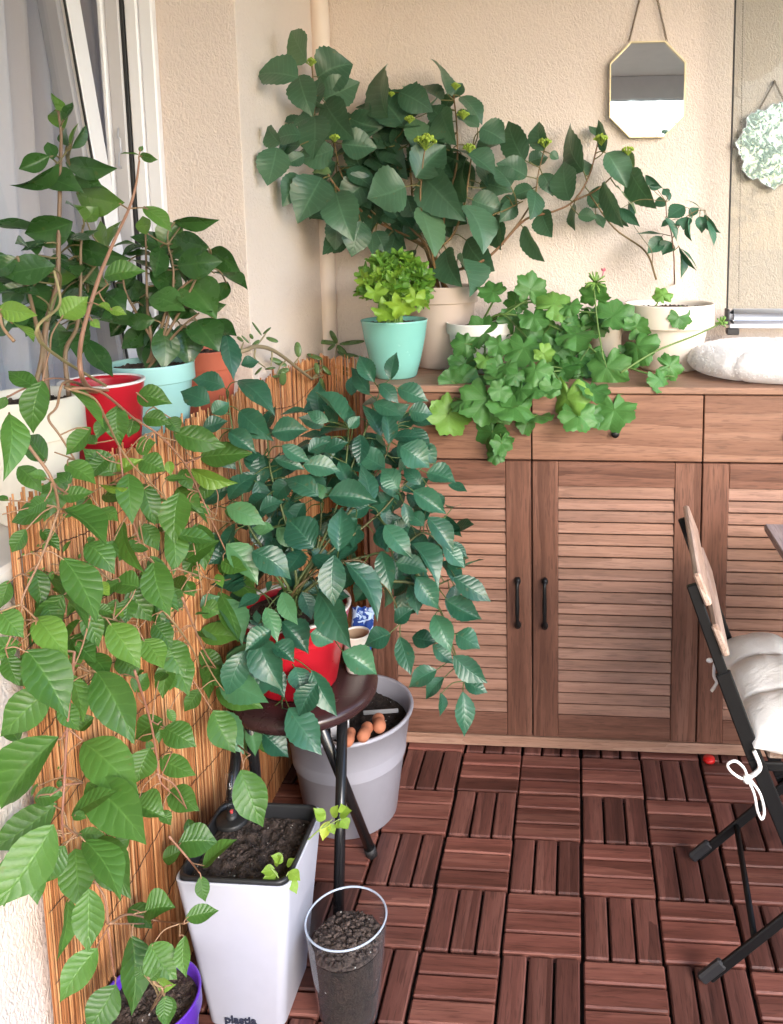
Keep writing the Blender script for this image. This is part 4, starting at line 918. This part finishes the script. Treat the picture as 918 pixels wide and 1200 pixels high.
for q in JL.split():
    a,b,c_,d_,w=[float(z) for z in q.split(',')]; u0,v0=px(9,a,b);u1,v1=px(9,c_,d_)
    B=jp.P(u0,v0,-.005);T=jp.P(u0,v0,-.005); D=dep(B); T=aD(u1,v1,D+random.uniform(-.008,.008)); w*=1.45; L=max(np.linalg.norm(T-B),w*CR[9][2]*D/F*1.1)*1.2; ax=norm(T-B) if np.linalg.norm(T-B)>1e-5 else np.array([0,-1,0])
    W2=w*CR[9][2]*D/F/2*.62; n=norm(norm(CAM-B)*.6+UP*.8+rng.normal(0,.3,3)); n=norm(n-ax*(ax@n)); rot=np.array([np.cross(ax,n),ax,n]).T
    blob(jp.fol,B+ax*L/2,1,7,random.random(),(W2,L/2,.0016+W2*.16),rot)
jp.finish()

# --- red pot, trailing fuchsia
c4=(-.800,-.520); fu=thing('trailing_fuchsia','light green trailing plant in a red pot, its reddish stems hanging over the reeds','potted plant',(*c4,SILL))
m_red=ppl('red_plastic_glaze',(.44,.010,.022),.3,.03)
pot(fu,'pot',m_red,*c4,SILL,1.088,.048,.0655,0,.03,.022,sm=m_soil2)
g=MB(); lathe(g,*c4,[(.0655,1.0850),(.0668,1.0862),(.0668,1.0885),(.0655,1.0895),(.0610,1.0895),(.0605,1.0850)],64); g.build('rim',ppl('white_rim',(.70,.66,.66),.4),fu)
m_fu=mat_leaf('fuchsia_leaf',(.030,.100,.016),(.120,.275,.050),.42,8,.28,.9,trans=.26)
m_fst=mat_stem('reddish_vine_stem',(.30,.12,.09),(.26,.24,.10))
def fd(u,v):
    X=-.665+.012*math.sin(u*.05+v*.031); D=dep(aX(u,v,X)) if u<640 else 1.5
    D=max(D,.99)
    if u>185 and v>985: D=min(D,float(np.interp(v,[985,1060,1130],[1.40,1.24,1.16])))
    if u>225 and v>880: D=min(D,1.42)
    if v<470: D=min(D,dep(aX(u,v,-.73)))
    return aD(u,v,D)
fp=Plant(fu,fd,m_fu,m_fst,'fuchsia',aspect=.50,fold=.26,droop=.24,spread=1.0,wk=1.02,ext=.05,wave=.09)
f0=np.array([c4[0],c4[1],1.068])
def f0r(): return f0+rng.normal(0,.012,3)*np.array([1,1,0])
fp.stem(1,'290,1330 285,1200 340,1000 400,850 455,730 478,650 490,565',.0036,.0014,.2,0,8,f0r()); fp.stem(1,'455,732 500,730 520,735',.0012,.001,.4); fp.stem(1,'452,735 420,715',.0012,.001,.4)
fp.stem(1,'330,1040 380,1000',.0012,.001,.3); fp.stem(1,'320,1070 300,1060',.0012,.001,.3); fp.stem(1,'140,1200 210,1070 190,950',.0022,.0014,.9,-.05,7,f0r()); fp.stem(1,'50,1200 10,1150 0,1100',.002,.0014,.4,-.04)
V4=['210,190 100,220 20,260 -20,290','235,200 200,290 170,330 210,390 262,475','30,330 110,440 180,540 205,640 190,700 145,820 80,960 75,1010 20,1140','230,220 330,260 380,350 420,430 480,510 580,610 620,690','480,240 540,290 600,330','240,230 350,235 470,330 560,390 650,490 700,590 745,690 795,800','560,395 620,410','650,490 710,465','680,660 770,690 890,710','700,590 660,580','625,860 760,900 815,895','745,690 760,670','420,430 430,520 440,600 500,790 545,850','480,930 530,960 620,1060 680,1150 700,1210','640,960 680,1060 720,1150 760,1210','345,870 390,900','440,1050 360,1030 335,1030','335,870 340,1060 345,1200','490,690 510,800 530,830','320,1020 290,1130 262,1200','75,985 130,1040','75,985 0,1010','680,770 710,930','620,690 590,740','180,560 250,600 320,600','190,640 240,660','500,955 480,1060']
for tx in V4: fp.stem(4,tx,random.uniform(.0016,.0024) if len(tx)>30 else .0012,.0011,random.uniform(0,.6),.004,6,f0r() if tx[:3] in('210','235','230','240') else None)
V6=['238,10 215,250 205,440 198,560 205,610','195,290 215,255','265,295 215,255','265,430 207,435','160,470 207,440','300,80 250,60','430,70 480,230 500,340 510,420 545,460','480,230 525,255','500,400 560,440 600,520','540,600 600,670 640,720','550,330 510,420','610,90 680,200 690,215','640,10 690,100 740,160','690,215 740,290 800,340','770,330 780,390','350,880 410,850 500,870 590,880','590,880 640,855','575,880 575,920','350,885 310,950','355,880 460,880','370,1075 345,900','480,1060 530,1080 525,1110','480,1060 430,1030','345,880 335,800 300,740','198,560 250,600']
for tx in V6: fp.stem(6,tx,.0019 if len(tx)>22 else .0011,.0011,random.uniform(0,.5),-.01,6)
fp.leaves(1,'490,545,424,538,18 492,545,550,562,22 490,532,502,512,16d 502,728,600,805,64 366,975,498,945,82 212,1115,305,1045,88l -5,1085,125,1108,58l 38,1132,118,1196,48l 385,1088,442,1102,38l 348,1070,388,1096,30l 320,1125,352,1150,32l',off=-.03)
fp.leaves(4,'''150,198,110,375,95f 132,225,32,158,66 35,315,36,530,84f 22,255,-5,300,34 244,215,372,348,58 412,285,420,418,82 484,245,594,272,82 502,330,592,345,66 320,362,233,455,74 376,330,342,400,48d
590,330,632,375,60d 165,480,88,388,70d 65,500,142,585,66d 230,492,330,555,72 398,525,492,472,54l 478,440,545,415,70 490,475,576,512,84 610,380,784,425,88 702,468,878,452,94 672,508,822,566,42l 592,480,600,528,32l 452,525,468,688,88f
450,578,344,572,22l 180,645,40,688,92d 168,618,98,655,64 214,602,322,588,58 222,650,368,768,100f 350,650,412,690,50 502,560,552,695,74d 632,590,612,760,108f 624,575,710,655,76d 640,508,672,580,52d 790,655,905,690,74 592,702,622,868,80 302,770,402,862,96
432,690,482,872,58 492,702,556,792,62d 220,820,342,1030,118f 150,865,315,1048,84d 122,860,150,990,70d 142,722,212,785,48d 490,925,388,912,92 478,885,540,960,66 540,832,595,1012,106f 452,962,442,1048,70 800,738,897,905,82 790,800,838,896,56d
812,890,905,962,66 770,940,840,1105,84f 712,990,770,1015,66 703,1080,842,1095,78 650,905,682,955,46d 386,1052,490,1200,106f 540,1050,602,1135,72 502,1108,572,1205,84 585,1115,650,1225,104 128,1030,232,1160,102 242,1100,332,1182,88d 0,1010,78,1095,84 690,700,718,855,90d 702,1150,790,1205,64d 166,985,200,1082,72d 345,910,382,950,44l 520,1000,605,1050,60d
470,330,452,395,56d 300,600,280,680,60d 400,760,360,850,66d 560,700,520,640,56d 250,560,200,520,44d 700,800,650,880,60d 460,760,420,830,60d 90,720,40,800,60d 580,930,640,1000,60d 30,900,-10,1000,60d 330,1100,300,1190,60d 430,900,350,960,50d 760,560,690,620,50d''')
fp.leaves(6,'''85,5,215,205,135f 162,125,2,278,118 225,80,266,230,54 22,20,62,112,62d 308,72,420,295,116f 188,282,-5,508,155f 266,300,432,462,130 278,430,452,617,132f 182,495,-35,640,105d 172,562,-15,822,150f 208,630,130,756,80 240,640,252,822,106 268,612,388,782,100f
310,600,408,795,100d 285,768,280,965,96f 216,800,204,988,52d 312,958,192,1125,95 372,1075,278,1225,104 420,918,432,1160,96f 480,945,560,1052,98 592,918,590,1048,50 525,1110,532,1212,58 412,830,482,892,64d 462,842,552,825,88 594,860,694,838,54 642,728,656,808,44 648,700,750,613,58
570,622,690,615,100 520,672,580,642,54d 602,545,612,605,36 540,455,632,515,76 432,500,524,530,88 515,520,545,562,38 512,350,622,402,68 526,252,622,302,88 522,228,428,290,78d 480,318,438,424,90 430,140,470,80,60d 526,8,602,142,94 682,198,752,325,90f 786,248,806,375,48 770,388,840,565,104f
830,262,902,330,76 690,130,832,182,86 722,40,838,82,94 765,215,850,275,62d 830,178,870,198,36l 250,592,332,595,36 232,530,275,540,32 372,600,400,655,54d 130,700,118,815,54d 110,480,200,460,60d 640,60,720,120,56d 380,20,440,90,70d 300,220,250,260,50d 470,460,420,540,60d 330,640,300,720,60d 60,300,20,240,54d 640,130,590,200,50d 720,250,700,300,44d''')
fp.fill(135,[(120,610,120,90),(70,700,70,90),(190,700,70,110),(60,850,60,90),(150,800,60,80)],(-.01,.04),(.030,.062),.54,.5,(.25,.85),ok=lambda B:B[0]>-.715)
fp.fill(40,[(130,640,120,110),(60,800,50,90),(230,700,60,90),(60,960,50,70)],(.045,.075),(.015,.05),.55,.5,(.05,.4),ok=lambda B:B[0]>-.712)
fp.finish(.0009,.06,.35)
# ================================================================ RED POT ON THE STOOL, DENSE SHRUB
SZt=SZ+.0005
rp=(-.580,-.270); sh=thing('potted_bushy_shrub','dense blue-green leafy shrub in a red pot standing on the round stool','potted plant',(*rp,SZt))
pot(sh,'pot',m_red,*rp,SZt,SZt+.165,.080,.112,0,.03,.020,sm=m_soil2)
zt=SZt+.165
g=MB(); lathe(g,*rp,[(.112,zt-.004),(.1135,zt-.002),(.1135,zt+.001),(.112,zt+.002),(.1055,zt+.002),(.1050,zt-.004)],72); g.build('rim',ppl('white_pot_rim',(.72,.69,.70),.35),sh)
m_sh=mat_leaf('shrub_leaf',(.009,.055,.032),(.052,.175,.098),.35,8,.24,.55,trans=.16,spec=.55)
m_sst=mat_stem('green_shrub_stem',(.10,.055,.025),(.06,.12,.03))
def sd_(u,v):
    D=float(np.interp(u,[230,330,430,560],[1.56,1.60,1.66,1.74])); D+=float(np.interp(v,[420,560,700,850],[.04,-.03,-.04,.0])) ; P=aD(u,v,D)
    if P[0]<-.690: P=aX(u,v,-.690)
    return P
spn=Plant(sh,sd_,m_sh,m_sst,'shrub',aspect=.50,fold=.28,droop=.30,spread=2.0,wk=1.0,ext=.14,wave=.09)
s0=np.array([rp[0],rp[1],zt-.018])
def s0r(): return s0+rng.normal(0,.02,3)*np.array([1,1,0])
for tx in ('330,720 400,600 450,480 500,350 545,230 570,160','340,720 420,620 500,560 570,500 620,440 670,390','350,730 450,650 540,620 620,600 680,560 730,600 760,660','340,720 330,620 300,500 270,400 260,300','320,720 260,620 200,520 190,400 170,300 150,180','345,720 390,620 405,520 400,450','350,700 420,560 465,420 480,280','360,720 470,660 560,690 600,740 620,800','560,690 660,700 720,760 750,840 790,960','350,720 400,760 440,840','340,730 330,800 310,900 300,1010','350,700 440,560 530,440 580,350 600,280','300,700 240,640 160,640','620,600 690,700 745,690'):
    spn.stem(5,tx,.0034,.0014,random.uniform(.3,1),.035,7,s0r() if int(tx[:3])<400 else None)
spn.stem(5,'330,720 430,650 520,640 575,720',.0028,.0015,.0,.0,7,s0r())
SL='''548,155,512,88,50 592,150,606,82,40 562,160,608,202,44 610,172,684,198,62 640,232,697,238,60 535,190,486,123,40 468,260,400,184,56 425,262,372,238,32 482,262,474,215,34 492,272,468,240,34 545,212,612,242,42
272,292,358,284,66 185,232,260,302,64 146,168,66,148,56 106,212,33,180,62 150,25,172,132,54 182,150,272,215,68 190,110,232,98,40 112,240,152,212,48 86,282,146,262,48 156,290,222,335,54 300,325,368,362,44 370,342,422,318,48 280,362,352,382,44 415,342,470,318,44
356,378,446,392,58 398,462,314,414,62 372,402,412,455,44d 425,462,540,472,80f 577,388,502,342,70 542,482,520,380,50 620,328,690,376,84f 566,302,528,220,48 586,322,580,238,44 688,400,758,420,66 612,442,572,392,58 602,470,540,492,58 628,480,642,540,34 652,448,732,500,62
672,432,632,388,42 682,542,648,510,44 692,518,756,602,62f 576,540,645,614,64f 452,612,462,502,70f 385,602,320,528,98f 440,620,440,742,74f 470,642,562,766,72f 566,610,588,706,54 605,642,682,662,56 650,590,722,684,62f 662,680,716,756,64 732,592,786,648,50
762,680,852,736,60f 742,742,826,786,64f 642,702,662,772,42d 708,782,748,870,62f 768,832,826,862,66 760,892,842,957,56f 705,862,757,906,44 650,842,706,850,54d 716,930,648,970,56 736,950,688,1002,40 726,990,730,1047,24d 786,988,792,1096,54f 790,960,846,986,44
592,832,528,858,64d 616,840,642,932,50 602,802,645,768,48 745,652,776,640,38 252,350,238,435,56d 156,472,222,408,60 150,490,242,532,58l 240,502,296,478,50 92,482,152,445,50d 278,550,224,545,38l 286,546,338,594,40l 150,590,228,682,74l 218,612,312,672,76
80,762,126,735,44l 132,740,188,846,70l 84,822,182,842,62l 300,672,362,692,52d 398,720,470,856,76f 300,800,366,872,72f 270,822,208,872,62f 276,862,326,902,58f 462,882,547,932,76f 376,832,432,852,56f 380,930,437,1042,56f 318,1032,396,1142,86f 300,1032,312,1085,50d
336,922,348,985,60f 256,762,286,840,48l 300,720,336,796,48l 150,892,238,918,84l 130,962,244,1010,76l 118,1040,188,1142,78l 206,1082,226,1152,44l 246,1098,312,1152,66 256,942,302,992,60d 430,300,390,345,40 482,430,456,372,44 562,402,612,462,52 702,452,728,498,44d 548,562,582,605,44 502,402,468,425,40
502,522,468,565,46 410,470,396,430,30l 415,465,432,440,26l 480,280,505,250,34 600,560,640,540,50 690,610,650,560,46d 520,300,490,350,50d 450,330,420,390,46d 360,480,330,540,54d 480,560,440,500,50d 620,520,560,560,54d 540,680,500,740,52d 330,420,280,470,56d 230,400,180,450,56d 120,330,170,380,56d 200,350,250,400,50d 310,590,260,650,60d 420,700,370,740,60d 660,640,620,700,52d 260,460,210,500,50d 120,560,90,620,56d 560,430,520,470,46d 700,720,660,680,46d 350,560,300,610,60d'''
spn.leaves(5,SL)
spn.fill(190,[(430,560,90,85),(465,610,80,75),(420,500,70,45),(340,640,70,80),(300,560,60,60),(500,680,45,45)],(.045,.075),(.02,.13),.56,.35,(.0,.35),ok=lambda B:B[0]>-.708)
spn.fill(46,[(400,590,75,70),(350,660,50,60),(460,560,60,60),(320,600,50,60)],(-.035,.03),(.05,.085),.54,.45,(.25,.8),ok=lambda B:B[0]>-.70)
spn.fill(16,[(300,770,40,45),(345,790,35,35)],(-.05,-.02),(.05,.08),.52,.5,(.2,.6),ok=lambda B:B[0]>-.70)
CR[0]=(0,0,1.)
spn.leaves(None,'300,742,326,802,36f 318,765,298,818,34f 288,762,268,812,32f 372,800,352,836,30f')
spn.finish(.0010,.085,.8)

# ---- cup and packet on the stool
cpx=(-.470,-.215); cup=thing('small_cup','small white cup with a tan inside on the stool beside the red pot','cup',(*cpx,SZt))
g=MB(); P=[(.0001,SZt),(.021,SZt),(.023,SZt+.004),(.0275,SZt+.078),(.0282,SZt+.082),(.0268,SZt+.082),(.0262,SZt+.078)]
lathe(g,*cpx,P,40); g.build('cup_wall',ppl('white_ceramic',(.70,.66,.62),.3),cup)
g=MB(); lathe(g,*cpx,[(.0260,SZt+.078),(.0250,SZt+.05),(.0001,SZt+.05)],40); g.build('inside',plain('tan_clay',(.48,.33,.21),.7),cup)
g=MB(); pk=np.array([-.470,-.172,SZt]); vs=[];fs=[]; n=14
for side in (-1,1):
    o=len(vs)
    for i in range(n+1):
        for k in range(n+1):
            a,b=-1+2*i/n,-1+2*k/n; th=.012*max(0,1-a**4)**.5*max(0,1-b**4)**.5
            vs.append(pk+np.array([a*.024+.006*b,side*th+.006*mn.noise(Vector((a*2,b*2,4))),.060+b*.058+.004*mn.noise(Vector((a*3,b*3,9)))]))
    for i in range(n):
        for k in range(n): q=o+i*(n+1)+k; f=(q,q+1,q+n+2,q+n+1); fs.append(f if side<0 else f[::-1])
g.add(vs,fs); t=NT('blue_foil'); o=t.obj((1,1,1),(0,.5,0)); w=t.noise(o,70,2,.5,1.); m_foil=t.done(t.mix(t.ramp(w,[(.50,0),(.54,1)]),(.02,.06,.28),(.40,.55,.80)),.25,t.bump(w,.4,.004))
tag(g.build('packet',m_foil,loc=tuple(pk)),'crumpled blue and white packet leaning behind the small cup on the stool','packet')

# ================================================================ BIG GREY-LILAC TUB
bc_=(-.530,-.085); tub=thing('plant_tub','large lilac-grey round tub of soil on the deck behind the stool','tub',(*bc_,0))
g=MB(); P=[(.0001,.0005),(.098,.0005),(.104,.006),(.1275,.172),(.1290,.174),(.1300,.178),(.1415,.246),(.1465,.2475),(.1480,.2515),(.1465,.2560),(.1405,.2560),(.1380,.2525),(.131,.19),(.128,.15)]
lathe(g,*bc_,P,96); g.build('tub_wall',ppl('lilac_grey_plastic',(.325,.32,.365),.40,.05),tub)
g=MB(); soil_disc(g,*bc_,.133,.212,.010,nr=26,na=90); g.build('soil',mat_soil('black_soil',(.014,.010,.009),(.055,.038,.03)),tub)
m_terra=plain('terracotta_clay',(.40,.145,.075),.75,.25,160,.12)
for (u0,v0),(u1,v1),r,lab in (((412,856),(405,880),13,'terracotta watering peg lying closest to the stool leg in the tub'),((432,850),(420,874),15,'middle terracotta watering peg of the three in the tub, tilted to the right'),((443,840),(447,864),15,'terracotta watering peg set upright-looking at the right rim of the tub')):
    A=aZ(u0,v0,.262);B=aZ(u1,v1,.270); B=A+norm(B-A)*.058; rr=r/2*dep(A)/F; g=MB()
    tube(g,[A+(B-A)*t for t in np.linspace(-.02,1.02,15)],lambda t:rr*(1-.16*math.sin(math.pi*min(1,max(0,(t-.2)/.45)))**2)*math.sqrt(max(.02,1-abs(2*t-1)**5)),sides=18)
    o=g.build('watering_peg',m_terra,loc=tuple(A)); tag(o,lab,'watering peg','terracotta pegs in the tub')
g=MB(); A=aZ(370,876,.240); tube(g,[A,A+np.array([.035,-.002,.004]),A+np.array([.072,0,.002])],lambda t:.013*math.sqrt(max(.03,1-abs(2*t-1)**3)),sides=14)
t=NT('grey_speckled_stone'); o=t.obj(); vo=t.n('TexVoronoi'); vo.inputs['Scale'].default_value=190; t.l(o,vo.inputs[0])
tag(g.build('stone',t.done(t.ramp(vo.outputs['Distance'],[(.2,(.10,.075,.07)),(.6,(.36,.31,.30))]),.8,t.bump(vo.outputs['Distance'],.7,.004)),loc=tuple(A)),'grey speckled oblong lump lying on the soil of the tub','stone')
g=MB(); A=aZ(440,845,.235); beam(g,A+np.array([-.035,.03,.0]),A+np.array([.045,.035,.006]),.010,.004,(0,0,1),.001); tag(g.build('plant_label',ppl('clear_grey_plastic',(.30,.30,.31),.3),loc=tuple(A)),'grey plastic plant label stuck in the tub soil behind the pegs','plant label')
g=MB(); A=aZ(394,858,.235); box(g,A+np.array([-.012,-.002,-.02]),A+np.array([.03,.002,.035]),.001); tag(g.build('plant_label',m_white,loc=tuple(A)),'white plant label standing in the tub soil below the stool seat','plant label')

# ================================================================ WHITE SQUARE PLANTER
pc=(-.567,-.560); PH=.292
pl=thing('square_planter','tall white square planter with a black liner standing beside the reed screen','planter',(*pc,0))
def sqprof(mb,levels,r=.014,nc=6,cap=True):
    """rounded-square rings (half,z) -> skin"""
    vs=[];fs=[];m=4*(nc+1)
    for h,z in levels:
        rc=min(r,h*.5)
        for q in range(4):
            for k in range(nc+1):
                t=math.pi/2*(q+k/nc); sx=1 if q in(0,3) else -1; sy=1 if q in(0,1) else -1
                vs.append((pc[0]+sx*(h-rc)+rc*math.cos(t),pc[1]+sy*(h-rc)+rc*math.sin(t),z))
    for j in range(len(levels)-1):
        for i in range(m): fs.append((j*m+i,j*m+(i+1)%m,(j+1)*m+(i+1)%m,(j+1)*m+i))
    fs+=[tuple(range(m-1,-1,-1))] if cap else []; mb.add(vs,fs,None,.5,True)
g=MB(); sqprof(g,[(.062,.0008),(.0645,.0015),(.066,.004),(.0952,PH-.004),(.0955,PH-.002),(.0950,PH),(.0925,PH),(.0915,PH-.02)],.016); g.build('planter_shell',ppl('white_matt_plastic',(.53,.54,.62),.40,.03),pl)
g=MB(); sqprof(g,[(.0912,PH-.01),(.0925,PH+.003),(.0915,PH+.006),(.0875,PH+.006),(.0860,PH+.002),(.083,PH-.035)],.020,6,False); g.build('liner',ppl('black_liner_plastic',(.018,.018,.020),.4,.08),pl)
g=MB(); soil_disc(g,*pc,.084,PH-.020,.009,9.,nr=26,na=96); g.build('soil',mat_soil('wet_soil',(.022,.015,.013),(.11,.075,.06)),pl)
ix,iy=pc[0]-.058,pc[1]+.052
g=MB(); lathe(g,ix,iy,[(.0001,PH+.004),(.026,PH+.004),(.028,PH+.002),(.028,PH-.004)],32); tube(g,[(ix,iy,PH-.005),(ix,iy,PH+.012)],.010,sides=20); g.build('water_indicator_base',m_mat,pl)
g=MB(); tube(g,[(ix,iy,PH+.010),(ix,iy,PH+.088)],.0075,sides=20); g.build('water_indicator_tube',m_clear,pl)
g=MB(); tube(g,[(ix,iy,PH+.012),(ix,iy,PH+.018)],.0030,sides=10); g.build('float_marker',plain('red_float',(.6,.03,.03),.4),pl)
m_seed=mat_leaf('seedling_leaf',(.16,.30,.035),(.28,.42,.06),.45,5,.25,.4,trans=.28)
mg=plain('pale_green_stem',(.25,.34,.10),.5)
def seedling(base,stems,leaves_):
    g=MB(); f=MB(); B=np.array(base)
    for D,lst in leaves_:
        for (u0,v0,u1,v1,w) in lst:
            a,b=aD(u0,v0,D+.004),aD(u1,v1,D-.006); n=norm(CAM-a)+UP*.6; leaf(f,a,b,w*D/F,n,'ovate',random.uniform(.3,1),N=8,droop=.1)
    for pts,D in stems: tube(g,spline([B]+[aD(u,v,D) for u,v in pts],5),.0011,.0008,5,cap=False)
    g.build('seedling_stem',mg,pl); f.build('seedling_leaf',m_seed,pl)
D1=dep((pc[0]+.06,pc[1]-.06,PH))-.02
seedling((pc[0]+.045,pc[1]-.055,PH-.02),[([(326,1030),(322,1022),(318,1018)],D1),([(330,1035),(338,1022)],D1),([(330,1035),(328,1045)],D1),([(332,1035),(345,1040)],D1)],
 [(D1,[(322,1018,306,1022,13),(322,1014,330,1003,11),(332,1010,318,1003,12),(338,1022,352,1032,14),(336,1014,345,1006,9),(330,1030,320,1046,16),(336,1026,330,1042,12),(340,1030,348,1048,11),(326,1024,308,1030,12)])])
D2=dep((pc[0]+.09,pc[1]+.02,PH))-.01
seedling((pc[0]+.075,pc[1]+.01,PH-.02),[([(370,976),(382,966)],D2),([(372,975),(390,960)],D2),([(372,975),(402,958)],D2)],
 [(D2,[(382,960,368,947,14),(382,952,370,952,10),(386,962,378,986,13),(390,958,396,944,12),(398,956,412,950,14),(402,952,400,942,10),(400,960,408,972,14),(386,966,392,978,10),(394,964,402,970,9)])])
# lettering low on the front
def lettering(txt,parent,mat,loc,size,rot):
    c=bpy.data.curves.new('lettering','FONT'); c.body=txt; c.size=size; c.extrude=.0006; c.align_x='LEFT'; c.offset=.0006
    o=bpy.data.objects.new('lettering_source',c); COL.objects.link(o); dg=bpy.context.evaluated_depsgraph_get(); me=bpy.data.meshes.new_from_object(o.evaluated_get(dg)); bpy.data.objects.remove(o); bpy.data.curves.remove(c)
    ob=bpy.data.objects.new('lettering',me); COL.objects.link(ob); me.materials.append(mat); ob.parent=parent; ob.location=Vector(loc)-Vector(parent.location); ob.rotation_euler=rot; return ob
zt_=.0140; yt=pc[1]-(.066+(.0952-.066)*(zt_/PH))-.0012
lettering('plastia',pl,plain('dark_print',(.03,.035,.06),.5),(-.602,yt,zt_-.004),.022,(R(90)+math.atan((.0952-.066)/PH)*1,0,0))

# ================================================================ DRINKING GLASS WITH SOIL
gcx=(-.397,-.594); gls=thing('glass_of_soil','clear drinking glass half filled with crumbly soil on the deck','glass',(*gcx,0))
def gr(z): return .046+(.068-.046)*(z/.187)**.8
zz=np.linspace(.004,.187,14)
g=MB(); P=[(.0001,.0008),(.040,.0008),(.044,.002)]+[(gr(z),z) for z in zz]+[(gr(.187)-.0006,.1882),(gr(.187)-.0024,.1878)]+[(gr(z)-.0026,z) for z in zz[::-1] if z>.013]+[(.0001,.012)]
lathe(g,*gcx,P,72); g.build('glass_wall',m_clear,gls)
g=MB(); tube(g,[(gcx[0]+.0668*math.cos(a),gcx[1]+.0668*math.sin(a),.1885) for a in np.linspace(0,2*math.pi,73)],.0017,sides=8,cap=False); g.build('rim',mat_tumbler('glass_rim',(.86,.91,.97),.42),gls)  # pale blue diffuse painted in for the rim's highlight
g=MB(); lathe(g,*gcx,[(.0001,.0125)]+[(gr(z)-.0031,z) for z in np.linspace(.013,.143,10)],64); g.build('soil_column',mat_soil('packed_soil',(.020,.013,.010),(.055,.036,.027),.996),gls)
g=MB(); soil_disc(g,*gcx,gr(.143)-.0035,.144,.010,nr=24,na=80,dome=.012)
for _ in range(160):
    t=random.random()*6.283; r=.055*math.sqrt(random.random()); blob(g,(gcx[0]+r*math.cos(t),gcx[1]+r*math.sin(t),0.149+.012*(1-(r/.06)**2)),random.uniform(.002,.0065),4,.5,(1,random.uniform(.5,1),.6),None,.3)
g.build('soil',mat_soil('dry_soil',(.042,.028,.023),(.155,.108,.09),.965),gls)

# ================================================================ PURPLE POT
vpx=(-.648,-.770); vp=thing('purple_pot','purple round pot of soil with leafy shoots low beside the reed screen','potted plant',(*vpx,0))
g=MB(); lathe(g,*vpx,pot_profile(.055,.0735,.0005,.200,.002,.004,.03),64); g.build('pot',ppl('purple_plastic',(.105,.03,.40),.3,.03),vp)
g=MB(); soil_disc(g,*vpx,.067,.180,.008); g.build('soil',m_soil2,vp)
CR[6]=(0,760,330/900.)
vd=lambda u,v: aD(u,v,1.10)
vq=Plant(vp,vd,m_fu,m_fst,'fuchsia',aspect=.56,fold=.16,droop=.12)
v0_=np.array([vpx[0],vpx[1],.175])
vq.stem(6,'520,1100 500,1070 470,1050',.0016,.001,.4,0,6,v0_); vq.stem(6,'520,1090 550,1075',.0014,.001,.6,0,6,v0_)
vq.leaves(6,'500,1062,560,1075,30l 530,1110,525,1190,50 470,1050,430,1020,34d 480,1060,520,1020,34')
vq.finish()

# ================================================================ TREE BEYOND THE BALCONY (seen in the mirror)
tr=thing('garden_tree','leafy garden tree standing beyond the balcony end, visible in the octagonal mirror','tree',(1.55,-8.6,-9))
g=MB(); tube(g,spline([(1.6,-8.6,-9),(1.5,-8.6,-4),(1.6,-8.6,0),(1.5,-8.6,2.2)],6),.16,.04,10)
for k in range(7):
    z=.8+k*.28; t=k*2.4; tube(g,spline([(1.55,-8.6,z),(1.55+.4*math.cos(t),-8.6+.4*math.sin(t),z+.3),(1.55+.8*math.cos(t),-8.6+.8*math.sin(t),z+.45)],4),.03,.01,6)
g.build('trunk',mat_stem('tree_bark',(.12,.085,.06),(.18,.14,.10)),tr)
f=MB()
for k in range(900):
    c=random.choice([(1.55,-8.6,2.45,.42),(1.2,-8.6,2.35,.25),(2.1,-8.6,1.9,.7),(1.75,-8.4,2.8,.3),(1.6,-8.6,1.3,.9)]); d=norm(rng.normal(0,1,3))*c[3]*random.random()**.4; p=np.array(c[:3])+d
    a=norm(rng.normal(0,1,3)); leaf(f,p,p+a*.13,.07,rng.normal(0,1,3)+UP,'ovate',random.random(),N=4)
f.build('crown',mat_leaf('tree_leaf',(.04,.09,.03),(.09,.17,.06),.5),tr)
